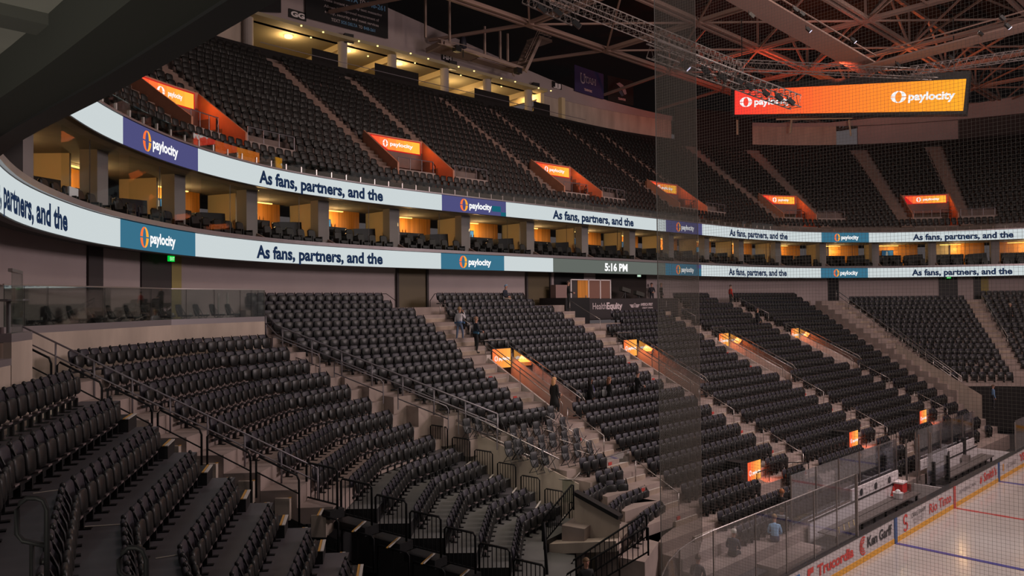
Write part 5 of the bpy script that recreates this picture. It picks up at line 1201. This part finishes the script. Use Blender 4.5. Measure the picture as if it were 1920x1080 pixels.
AR=mat('ad_red',(.62,.06,.05),.5); AK=mat('ad_black',(.03,.03,.035),.5); AG=mat('ad_grey',(.30,.27,.28),.5); AO=mat('ad_orange',(.70,.36,.12),.5); AB=mat('ad_blue',(.03,.16,.45),.5)
def ad(txt,x0,x1,y,h,m,b=.02): g=MB(); put_text(g,txt,f,x0,x1,y,h,0,b); g.build('lettering',m,t)
ad('Trucordia',-15.25,-12.1,.48,.40,AR,.04); ad('Ken Garff',-10.75,-8.2,.50,.42,AK,.03); ad('Rio Tinto',-3.6,-.5,.42,.46,AR,.015); ad('CRAIG SWAPP',-5.9,-4.1,.68,.22,AK,0); ad('& ASSOCIATES',-5.7,-4.3,.50,.13,AG,0); ad('INJURY ATTORNEYS',-5.6,-4.4,.36,.10,AG,0); ad("Smith's",4.9,7.3,.48,.46,AR,.03); ad('AMERICAN',.7,3.5,.55,.20,AG,0); ad('O.C.TANNER',9.3,11.4,.48,.26,AG,0); ad('YETI',12.2,14.2,.45,.44,AR,.04)
g=MB(); g.add([f(-16.1,.35),f(-15.9,.35),f(-15.8,.72),f(-15.55,.72),f(-15.55,.92),f(-16.0,.92)],[(0,1,2,3,4,5)])   # tabbed mark
for k,(a0,a1) in enumerate(((60,300),)):
    for r0,r1 in ((.30,.37),(.20,.26),(.10,.16)):
        N=12
        for q in range(N):
            a=math.radians(a0+(a1-a0)*q/N); b=math.radians(a0+(a1-a0)*(q+1)/N); g.add([f(-11.15+r0*1.0*math.cos(a),.66+r0*math.sin(a)),f(-11.15+r1*math.cos(a),.66+r1*math.sin(a)),f(-11.15+r1*math.cos(b),.66+r1*math.sin(b)),f(-11.15+r0*math.cos(b),.66+r0*math.sin(b))],[(0,1,2,3)])
for q in range(12):   # S-shaped mark
    a=math.radians(20+22*q); b=math.radians(20+22*(q+1)); s1=1 if q<6 else 1
    cy=.78; g.add([f(-6.6+.14*math.cos(a),cy+.13*math.sin(a)),f(-6.6+.27*math.cos(a),cy+.23*math.sin(a)),f(-6.6+.27*math.cos(b),cy+.23*math.sin(b)),f(-6.6+.14*math.cos(b),cy+.13*math.sin(b))],[(0,1,2,3)])
    a+=math.pi; b+=math.pi; cy=.46; g.add([f(-6.6+.14*math.cos(a),cy+.11*math.sin(a)),f(-6.6+.27*math.cos(a),cy+.2*math.sin(a)),f(-6.6+.27*math.cos(b),cy+.2*math.sin(b)),f(-6.6+.14*math.cos(b),cy+.11*math.sin(b))],[(0,1,2,3)])
g.add([f(4.2,.5),f(4.4,.42),f(4.6,.6),f(4.55,.9),f(4.4,.62),f(4.3,.92)],[(0,1,2,3,4,5)]); g.build('emblem',AR,t)
g=MB(); g.add([f(-17.6,.3),f(-16.6,.3),f(-16.6,.92),f(-17.6,.92)],[(0,1,2,3)]); g.build('emblem_frame',AB,t); g=MB(); g.add([(x,12.975,y) for x,y in ((-17.52,.38),(-16.68,.38),(-16.68,.84),(-17.52,.84))],[(0,1,2,3)]); g.build('emblem_field',WHITE,t)
g=MB(); g.add([f(8.55,.45),f(8.8,.45),f(8.8,.85),f(8.55,.85)],[(0,1,2,3)]); g.build('emblem',AO,t)
# players' boxes
BW=mat('box_white',(.62,.57,.57),.5); BF=mat('rubber_floor',(.07,.065,.068),.7); BN=mat('bench_top',(.12,.105,.10),.45)
struct(MB().box((0,14.2,.35),(23.6,2.2,.08)).build('players_box_floor',BF))
for k,(x0,x1) in enumerate(((-11.5,-1.4),(2.6,11.2))):
    t=thing('players_bench','long dark bench on short legs in the %s players box'%('left','right')[k],'bench',((x0+x1)/2,14.4,.39),'players benches')
    MB().box(((x0+x1)/2,14.25,.83),(x1-x0-.3,.42,.07)).build('seat_board',BN,t); MB().box(((x0+x1)/2,14.62,.86),(x1-x0-.3,.28,.05)).build('rear_shelf',BN,t)
    for q in range(8): MB().box((x0+.5+(x1-x0-1.)*q/7,14.12,.60),(.07,.10,.42)).build('leg',BLACK,t)
    t=thing('box_wall','white wall behind the %s players box with small black helmet pictures'%('left','right')[k],'wall',((x0+x1)/2,15.05,.4),'players box walls')
    MB().box(((x0+x1)/2,15.05,.85),(x1-x0,.08,.9)).build('lower_panel',BW,t); MB().box(((x0+x1)/2,15.0,1.29),(x1-x0,.06,.04)).build('trim',BLACK,t)
    xa,xb=(x0+4.2,x1-.3) if k==0 else (x0-1.2,x1-.5)
    MB().box(((xa+xb)/2,15.05,1.58),(xb-xa,.08,.52)).build('upper_panel',BW,t)
    rr=random.Random(5+k); g=MB()
    for q in range(int((xb-xa)/.42)):
        for r_ in (0,1): X_=xa+.25+.42*q+.2*r_; put_text(g,'UTAH',lambda a,b:(a,14.99,b),X_,X_+.24,1.42+.22*r_,.06,0,.03)
    g.build('small_print',AG,t)
    for q in range(3):
        X_=xa+(xb-xa)*(.18+.3*q); g=MB(); g.lathe((X_,14.99,1.40),[(.02,0),(.14,.06),(.17,.2),(.12,.3),(.03,.33)],9); o=g.build('helmet_picture',AK,t); 
        for v in o.data.vertices: v.co.y=14.985-t['_o'][1]+(v.co.y+t['_o'][1]-14.99)*.03
    t=thing('box_glass','tall glass behind the %s players box'%('left','right')[k],'glass',((x0+x1)/2,15.2,1.3),'glass behind the players boxes')
    g0=x0-1.2 if k==0 else x0-1.3; MB().box(((g0+x1)/2,15.2,2.35),(x1-g0,.015,2.0 if k==0 else 2.1)).build('pane',GLR,t)
    for q in range(6): MB().box((g0+(x1-g0)*q/5,15.2,2.3),(.05,.05,2.1)).build('post',STEEL,t)
tag(MB().box((-.85,14.1,.74),(.08,1.9,.72)).build('box_divider',BW),'white dividing board at the right end of the left players box','partition')
tag(MB().box((11.4,14.1,.74),(.08,1.9,.72)).build('box_divider',BW),'white dividing board at the far end of the right players box','partition')
for k,x in enumerate((.1,2.3,8.6)):
    tag(MB().box((x,14.0 if k<2 else 15.0,1.45),(.22,.22,1.35)).build('padded_post',BLACK),'black padded post between the players boxes, %s of three'%ORD[k],'post','padded posts')
for k,x in enumerate((-.9,-.2,.9,1.9,2.4)):
    tag(MB().box((x,14.9-.25*(k%2),2.1),(.07,.07,2.4)).build('glass_post',STEEL),'slim metal glass post between the players boxes, %s from the left'%ORD[k],'post','glass posts')
tag(MB().box((.7,13.95,1.9),(3.0,.015,1.5)).build('divider_glass',GLR),'glass pane between the two players boxes','glass')
t=thing('ice_bucket','white wire basket of bottles on the left players bench','basket',(-3.5,14.4,.87)); MB().lathe((-3.5,14.4,.88),[(.20,0),(.24,.28),(.22,.28)],12).build('basket',BW,t); MB().lathe((-3.5,14.4,1.0),[(.1,0),(.12,.22),(.05,.3)],8).build('bottles',mat('bottle_white',(.7,.7,.7),.4),t)
t=thing('drink_cooler','red cooler behind the left players bench','cooler',(-2.2,14.8,.5)); MB().box((-2.2,14.75,1.05),(.62,.4,.6)).build('body',mat('cooler_red',(.55,.03,.03),.4),t); MB().box((-2.2,14.75,1.38),(.66,.44,.07)).build('lid',TEXTW,t)
t=thing('traffic_cone','red cone on the left players bench','cone',(-3.1,14.7,.87)); MB().lathe((-3.1,14.75,.87),[(.16,0),(.12,.05),(.02,.45)],10).build('cone',mat('cone_red',(.60,.03,.02),.5),t)
tag(MB().box((-1.5,14.6,1.05),(.4,.35,.35)).build('bottle_rack',STEEL),'steel rack of bottles at the right end of the left bench','rack'); tag(MB().box((8.0,14.7,1.05),(.4,.35,.35)).build('bottle_rack',STEEL),'steel rack of bottles in the right players box','rack')
for k in range(4):
    x=-10.9+.5*k; tag(MB().bar((x,14.05,.88),(x+.75,14.4,.89),.03).build('hockey_stick',mat('stick_yellow',(.45,.33,.12),.5)),'pale hockey stick laid on the left bench, %s from the left'%ORD[k],'stick','hockey sticks on the bench')
# rink glass: near corner and side up to the players box
P=rinkpath(.05); seg=P[2:13]+[(-19.5,13.05),(-17.4,13.05),(-15.3,13.05),(-13.4,13.05),(-11.6,13.05)]
t=thing('rink_glass','tall clear rink glass on the boards left of the players boxes','glass',(-16,13.05,1.13))
for k,(a,b) in enumerate(zip(seg[:-1],seg[1:])):
    z1=3.55 if a[0]>-22.6 else 3.55
    MB().add([(*a,1.13),(*b,1.13),(*b,z1),(*a,z1)],[(0,1,2,3)]).build('pane',GLR,t)
    if k%2==0 or k>9: MB().box((a[0],a[1],2.34),(.035,.035,2.42)).build('post',STEEL,t)
MB().box((-11.6,13.05,2.34),(.08,.10,2.42)).build('post',STEEL,t)
MB().tube([(x,y,3.56) for x,y in seg],.02,5).build('edge_strip',STEEL,t)
t=thing('rink_glass','far rink glass beyond the players boxes','glass',(14,13.05,1.13)); seg=[(11.6,13.05),(14,13.05),(16.5,13.05),(19,13.05),(22,13.05)]+rinkpath(.05)[14:26]
for k,(a,b) in enumerate(zip(seg[:-1],seg[1:])):
    MB().add([(*a,1.13),(*b,1.13),(*b,3.0),(*a,3.0)],[(0,1,2,3)]).build('pane',GLR,t); MB().box((a[0],a[1],2.),(.06,.06,1.8)).build('post',STEEL,t)
# ---------------- netting: cords hung from the roof above the end boards and round the corner
NETM=mat('net_cord',(.20,.17,.15),.9)
def net(a,b,z0,z1,sp,label,r=.0015):
    t=thing('safety_netting',label,'netting',((a[0]+b[0])/2,(a[1]+b[1])/2,z0),'safety netting'); a=np.array(a,float); b=np.array(b,float); L=np.linalg.norm(b-a); d=(b-a)/L; n=np.array((-d[1],d[0]))
    V=[];F=[]
    def cord(p,q,u):
        o=len(V); e1=u*r; 
        for e in (p,q):
            V.append(tuple(e+e1)); V.append(tuple(e-e1*.5+np.array((n[0],n[1],0))*r)); V.append(tuple(e-e1*.5-np.array((n[0],n[1],0))*r))
        F.extend([(o,o+1,o+4,o+3),(o+1,o+2,o+5,o+4),(o+2,o,o+3,o+5)])
    N=int(L/sp)
    for k in range(N+1): p=a+d*(L*k/N); cord(np.array((*p,z0)),np.array((*p,z1)),np.array((d[0],d[1],0)))
    M_=int((z1-z0)/sp)
    for k in range(M_+1):
        z=z0+(z1-z0)*k/M_; cord(np.array((*a,z)),np.array((*b,z)),np.array((0,0,1.)))
    g=MB(); g.v=V; g.f=F; g.m=[0]*len(F); g.build('mesh',NETM,t)
    MB().bar((*a,z1),(*b,z1),.06).build('top_bar',BLACK,t); MB().tube([(*a,z0),(*a,z1)],.010,5).build('edge_cord',mat('edge_cord',(.16,.14,.13),.8),t); MB().tube([(*b,z0),(*b,z1)],.008,5).build('edge_cord',NETM,t)
net((-30.5,-1.5),(-30.5,8.9),3.4,31.5,.052,'fine grid netting hung behind the near goal end, right of centre')
net((-30.5,8.9),(-22.7,13.),3.4,31.5,.052,'denser looking strip of netting turning the corner of the rink',.0012)
# ================================================================ people
SKIN=mat('skin',(.45,.23,.16),.6); SKIND=mat('skin_dark',(.20,.09,.055),.6)
def person(name_label,pos,face,pose='stand',top=(.02,.02,.022),legs=(.02,.02,.022),hair=(.05,.03,.02),skin=None,coat=False,h=1.75,arm='down',longhair=False,extra=None,hat=None,sleeves=None,lean=0.,turn=0.):
    """body grown from a skeleton; local frame: +y forward, +x right hand side"""
    k=h/1.75; skin=skin or SKIN; V=[];R=[];E=[];T=[]
    def v(p,r,t): V.append(Vector(p)*k); R.append(r*k); T.append(t); return len(V)-1
    sit=pose=='sit'; hip=.95 if not sit else .50
    pel=v((0,0,hip),(.155),'legs'); 
    L=lambda z:(0,lean*(z-.0)/.6,hip+z)
    wa=v(L(.15),(.135),'top'); chz=v(L(.36),(.165),'top'); nk=v(L(.50),(.075),'top'); nk2=v(L(.57),(.055),'skin'); hd=v((0,L(.66)[1]+.01,L(.66)[2]),(.088),'skin'); hd2=v((0,L(.74)[1]+.015,L(.74)[2]),(.095),'skin'); hd3=v((0,L(.79)[1]+.01,L(.79)[2]),(.075),'skin')
    E+=[(pel,wa),(wa,chz),(chz,nk),(nk,nk2),(nk2,hd),(hd,hd2),(hd2,hd3)]
    hands=[]
    for s in (-1,1):
        st=.10 if pose=='walk' and s>0 else (-.08 if pose=='walk' else 0)
        hp=v((s*.10,0,hip-.05),.10,'legs')
        if sit: kn=v((s*.12,.42,hip-.02),.07,'legs'); an=v((s*.12,.46,.10),.045,'legs'); ft=v((s*.13,.50,.04),.04,'shoe'); toe=v((s*.14,.62,.035),.033,'shoe')
        else: kn=v((s*.11,.03+st,.50),.068,'legs'); an=v((s*.11,-.02+st*1.6,.10),.042,'legs'); ft=v((s*.115,-.01+st*1.6,.045),.04,'shoe'); toe=v((s*.13,.15+st*1.6,.035),.035,'shoe')
        E+=[(pel,hp),(hp,kn),(kn,an),(an,ft),(ft,toe)]
        sh=v((s*.185,L(.45)[1],L(.45)[2]),.068,'top')
        up=arm=='face' and s>0
        if up: el=v((s*.24,L(.2)[1]+.16,L(.24)[2]),.048,'top'); wr=v((s*.13,L(.2)[1]+.25,L(.52)[2]),.032,'sl'); hn=v((s*.08,L(.2)[1]+.22,L(.61)[2]),.036,'skin'); dv=Vector((-.35,-.1,.9))
        elif arm=='front' or sit: el=v((s*.26,L(.2)[1]+.05,L(.17)[2]),.048,'top'); wr=v((s*.12,L(.2)[1]+.27,L(.10)[2]),.032,'sl'); hn=v((s*.06,L(.2)[1]+.33,L(.10)[2]),.036,'skin'); dv=Vector((-s*.5,.8,-.2))
        else: el=v((s*.25,L(.1)[1]-.02,L(.15)[2]),.048,'top'); wr=v((s*.27,.06,hip-.08),.032,'sl'); hn=v((s*.27,.08,hip-.17),.036,'skin'); dv=Vector((0,.15,-1))
        E+=[(chz,sh),(sh,el),(el,wr),(wr,hn)]
        for q in range(5):   # five separate fingers
            off=Vector(((q-2)*.018,0,0)) if abs(dv.x)<.4 else Vector((0,0,(q-2)*.018)); ln=(.045,.075,.085,.078,.06)[q]
            if q==0: off=off*1.6+Vector((0,.01,0))
            f1=v(Vector(V[hn])/k+off+dv*.03,.0095,'skin'); f2=v(Vector(V[hn])/k+off+dv*(.03+ln)+Vector((0,.012,0)),.0075,'skin'); E+=[(hn,f1),(f1,f2)]
    me=bpy.data.meshes.new('b'); me.from_pydata([tuple(a) for a in V],E,[]); o=bpy.data.objects.new('b',me); COL.objects.link(o)
    m=o.modifiers.new('s','SKIN'); m.use_smooth_shade=True
    for i,sv in enumerate(me.skin_vertices[0].data): sv.radius=(R[i],R[i]*(.78 if T[i] in('top','legs') and R[i]>.1 else 1)); sv.use_root=(i==0)
    s2=o.modifiers.new('u','SUBSURF'); s2.levels=1; s2.render_levels=1
    bpy.context.view_layer.update(); bm_=bpy.data.meshes.new_from_object(o.evaluated_get(bpy.context.evaluated_depsgraph_get()))
    bpy.data.objects.remove(o)
    t=thing('person',name_label,'person',tuple(pos),None,face)
    mt=mat('top_%d_%d_%d'%tuple(int(c*255) for c in top),top,.8); ml=mat('legs_%d_%d_%d'%tuple(int(c*255) for c in legs),legs,.8); sh_=mat('shoes',(.02,.018,.018),.5); sl=mt
    bm_.materials.clear(); mats=[mt,ml,skin,sh_]
    for q in mats: bm_.materials.append(q)
    VA=np.array([tuple(a) for a in V]); idx={'top':0,'sl':0,'legs':1,'skin':2,'shoe':3}
    EA=[(VA[a],VA[b],T[a],T[b]) for a,b in E]
    for p_ in bm_.polygons:
        c=np.array(p_.center); best=9;bt='top'
        for a,b,ta,tb in EA:
            ab=b-a; u=min(1,max(0,(c-a)@ab/(ab@ab))); d=np.linalg.norm(c-a-ab*u)
            if d<best: best=d; bt=tb if u>.5 else ta
        p_.material_index=idx[bt]; p_.use_smooth=True
    ob=bpy.data.objects.new('body',bm_); COL.objects.link(ob); ob.parent=t
    hc=Vector(V[hd2]); g=MB(); hr=.118*k
    # hair cap over the crown and the back of the head
    g.v=[];N=10
    for i in range(6):
        for j in range(N):
            a=math.pi*(.02+.56*i/5); b=2*math.pi*j/N; y=math.sin(a)*math.sin(b); fr=1.0
            zz=math.cos(a); 
            if y>.25 and zz<.35: zz=max(zz,.35); 
            g.v.append((hc.x+hr*.93*math.sin(a)*math.cos(b),hc.y+hr*1.0*y-.012,hc.z+.005+hr*1.05*zz))
    g.f=[(i*N+j,i*N+(j+1)%N,(i+1)*N+(j+1)%N,(i+1)*N+j) for i in range(5) for j in range(N)]+[tuple(range(N-1,-1,-1))]; g.m=[0]*len(g.f)
    g.build('hat' if hat else 'hair',mat('hair_%d_%d_%d'%tuple(int(c*255) for c in (hat or hair)),hat or hair,.7),t,(0,0,0),smooth=True)
    if longhair: g=MB(); g.tube([hc+Vector((0,-.03,.08))*k,hc+Vector((0,-.075,-.05))*k,hc+Vector((0,-.08,-.24))*k,hc+Vector((0,-.06,-.32))*k],[.08*k,.10*k,.09*k,.03*k],8); g.build('long_hair',mat('hair_%d_%d_%d'%tuple(int(c*255) for c in hair),hair,.7),t,(0,0,0),smooth=True)
    g=MB(); g.lathe((hc.x,hc.y+.088*k,hc.z-.04*k),[(.012*k,0),(.016*k,.012*k),(.006*k,.045*k)],6); g.build('nose',skin,t,(0,0,0),smooth=True)
    for s in (-1,1):
        g=MB(); g.lathe((hc.x+s*.034*k,hc.y+.083*k,hc.z-.006*k),[(.003*k,0),(.010*k,.006*k),(.003*k,.012*k)],6); g.build('eye',mat('eye',(.02,.015,.012),.3),t,(0,0,0))
        g=MB(); g.lathe((hc.x+s*.094*k,hc.y,hc.z-.035*k),[(.008*k,0),(.018*k,.02*k),(.010*k,.05*k)],6); g.build('ear',skin,t,(0,0,0))
    g=MB(); g.box((hc.x,hc.y+.086*k,hc.z-.062*k),(.045*k,.012*k,.010*k)); g.build('mouth',mat('lips',(.28,.10,.08),.6),t,(0,0,0))
    if coat:
        g=MB(); q=[]; prof=[(.155,.60),(.19,.40),(.20,.15),(.175,-.02 if False else 0)]
        g.lathe((0,-.005,0),[(.27*k,.42*k),(.235*k,.70*k),(.185*k,.98*k),(.165*k,1.12*k),(.19*k,1.30*k),(.12*k,1.44*k)],14); ob2=g.build('coat',mt,t,(0,0,0),smooth=True)
        for vv in ob2.data.vertices: vv.co.y*=.78
    if extra: extra(t,k,hc)
    return t
def at_floor(x,y): return floor_hit(x,y)
FACE_CAM=math.radians(180-44)+math.pi/2-math.pi/2
def jersey(num=None,band=(.05,.2,.4)):
    def fn(t,k,hc):
        for z,w_ in ((.98,.05),(1.06,.02)):
            g=MB(); g.lathe((0,0,z*k),[(.178*k,0),(.18*k,w_*k)],14); o=g.build('jersey_stripe',mat('stripe_%d'%int(band[2]*100),band,.8),t,(0,0,0))
            for vv in o.data.vertices: vv.co.y*=.8
        for s in (-1,1): MB().tube([(s*.262*k,-.01,1.03*k),(s*.266*k,.02,.95*k)],.052*k,8).build('sleeve_stripe',mat('stripe_%d'%int(band[2]*100),band,.8),t,(0,0,0))
        if num: g=MB(); put_text(g,num,lambda a,b:(a,.155*k,b),-.09,.09,1.24*k,.13,0,.04); g.build('jersey_emblem',TEXTW,t,(0,0,0))
    return fn
R_=math.radians
P=at_floor(862,641); person('person in a white jersey and jeans, one hand raised to the face, on the steps',(P[0],P[1],P[2]),R_(-70),'walk',(.55,.52,.55),(.10,.13,.20),(.28,.17,.08),arm='face',h=1.78,extra=jersey(None,(.05,.12,.25)))
P=at_floor(893,662); person('person in a black jersey with a white emblem standing above the first portal',P,R_(-110),'stand',(.015,.02,.03),(.012,.012,.013),(.25,.15,.10),arm='front',h=1.82,extra=jersey('10',(.05,.16,.28)))
P=(-9.6,35.3,10.15); person('person in a light blue cap and dark jersey seated at the top row',P,R_(-160),'sit',(.02,.025,.04),(.40,.33,.26),(.05,.03,.02),hat=(.22,.36,.52),lean=.12,h=1.75)
Q=atD(1066,580,49.); person('person in a black suit standing in the dark doorway left of the broadcast stage',Q,R_(-135),'stand',(.012,.012,.013),(.012,.012,.013),(.08,.05,.04),arm='front')
P=at_floor(1040,779); person('blond person in a long black coat below the first portal',P,R_(-90),'walk',(.013,.012,.014),(.02,.02,.02),(.62,.33,.16),coat=True,longhair=True,h=1.72)
P=np.array((PW[0]+.75,25.6,4.94)); person('person in a black vest standing inside the first portal',P,R_(-150),'stand',(.013,.013,.014),(.013,.013,.014),(.15,.08,.05),arm='front',h=1.80)
def lanyard(t,k,hc):
    MB().tube([(.03,.10*k,1.44*k),(.05,.17*k,1.2*k),(.06,.17*k,1.05*k)],.012,5).build('lanyard',mat('lanyard_violet',(.10,.08,.35),.6),t,(0,0,0)); MB().add([(-.03,.155*k,1.42*k),(.03,.155*k,1.42*k),(0,.165*k,1.28*k)],[(0,1,2)]).build('shirt_front',TEXTW,t,(0,0,0))
for x,y,lab,kw in ((1108,757,'person in black with a violet lanyard among the seats, left of three',dict(extra=lanyard,hair=(.012,.01,.01),skin=SKIND,longhair=True,h=1.68)),(1143,757,'person in black with long brown hair among the seats, middle of three',dict(hair=(.16,.07,.04),longhair=True,h=1.74)),(1196,748,'person in a black jacket, hands together, among the seats, right of three',dict(hair=(.03,.02,.02),arm='front',h=1.86))):
    P=at_floor(x,y+8); j=round((35.25-P[1])/.84); person(lab,(P[0],P[1],P[2]-.25),R_(-115),'stand',(.012,.012,.013),(.012,.012,.013),**kw)
P=at_floor(1123,752); t=thing('shoulder_bag','grey and white bag held between two people among the seats','bag',(P[0],P[1]-.3,P[2])); g=MB(); pad(g,.34,.36,.16,(P[0],P[1]-.3,P[2]+.25),.1,12); g.build('bag',mat('bag_grey',(.42,.42,.45),.7),t,smooth=True); MB().tube([(P[0]-.12,P[1]-.3,P[2]+.55),(P[0],P[1]-.3,P[2]+.82),(P[0]+.12,P[1]-.3,P[2]+.55)],.015,5).build('strap',BLACK,t)
for x,lab,hr_,ln in ((1222,'person with dark hair working at the back of the broadcast stage',(.012,.01,.01),'front'),(1240,'person in a dark top behind the broadcast stage at the netting edge',(.30,.18,.10),'down')):
    P=atY(x,562,36.9); person(lab,(P[0],36.9,10.0),R_(150 if ln=='front' else -120),'stand',(.014,.013,.02),(.02,.02,.025),hr_,arm=ln,h=1.74)
P=atY(1370,560,34.6); person('person in a red top at the top of the side stand beyond the netting',(P[0],34.6,9.9),R_(-120),'stand',(.45,.03,.02),(.02,.02,.02),h=1.7)
P=at_floor(1421,622); person('person in dark clothes among the seats right of the third portal',(P[0],P[1],P[2]),R_(-120),'stand',(.02,.02,.025),(.02,.02,.025),(.2,.12,.08),h=1.75)
P=ring(118.3,-6.)[0]; person('person in dark clothes standing at the right edge of the far stand',(*P,8.0),R_(-150),'stand',(.03,.028,.03),(.02,.02,.02),(.35,.25,.18),h=1.8)
P=ring(107.,-17.6)[0]; person('person in a blue patterned top at the foot of the far ramp',(*P,2.2),R_(-150),'stand',(.12,.22,.38),(.03,.03,.04),(.1,.06,.04),h=1.7)
# rinkside
P=atZ(1492,985,1.3); 
def shirt(t,k,hc): MB().add([(-.05,.16*k,.98*k),(.05,.16*k,.98*k),(0,.17*k,.72*k)],[(0,1,2)]).build('shirt_front',mat('shirt_blue',(.16,.30,.48),.7),t,(0,0,0))
person('red-haired person in a dark suit and blue shirt by the rink glass',(-11.0,16.5,.85),R_(-75),'sit',(.02,.018,.02),(.02,.018,.02),(.40,.15,.06),extra=shirt,lean=.10,h=1.82)
person('bald person sitting low beside the person in the dark suit',(-9.6,15.9,.75),R_(-75),'sit',(.02,.018,.02),(.02,.018,.02),(.35,.20,.14),lean=.12,h=1.7)
person('person in a white cap sitting behind the rink glass',(-16.6,15.6,.55),R_(-80),'sit',(.05,.05,.07),(.03,.03,.035),hat=(.65,.62,.55),lean=.15,arm='front')
person('person in a light blue and white top bending behind the rink glass',(-13.9,15.3,.55),R_(-60),'sit',(.24,.42,.62),(.05,.05,.10),(.35,.22,.10),lean=.32,arm='front')
person('person in a black jersey with white marks behind the rink glass',(-12.6,15.7,.55),R_(-80),'sit',(.04,.04,.045),(.03,.03,.03),(.08,.05,.03),lean=.08,arm='front',extra=jersey('27',(.5,.5,.52)))
person('person sitting behind the corner of the rink glass at the bottom',(-19.6,15.2,.4),R_(-80),'sit',(.05,.045,.05),(.03,.03,.03),(.12,.08,.05),lean=.1,arm='front')
person('person with brown hair sitting at the far side rail by the second rinkside panel',(-.8,17.3,.9),R_(-75),'sit',(.03,.028,.03),(.03,.03,.03),(.40,.18,.08),lean=.1,h=1.7)
P=atD(1099,1052,24.); person('person in black whose head shows at the bottom of the lower vomitory',(P[0],P[1],P[2]-1.75),R_(150),'stand',(.02,.02,.02),(.02,.02,.02),(.14,.08,.04),h=1.8)
for _o in COL.objects:
    if '_o' in _o: del _o['_o']
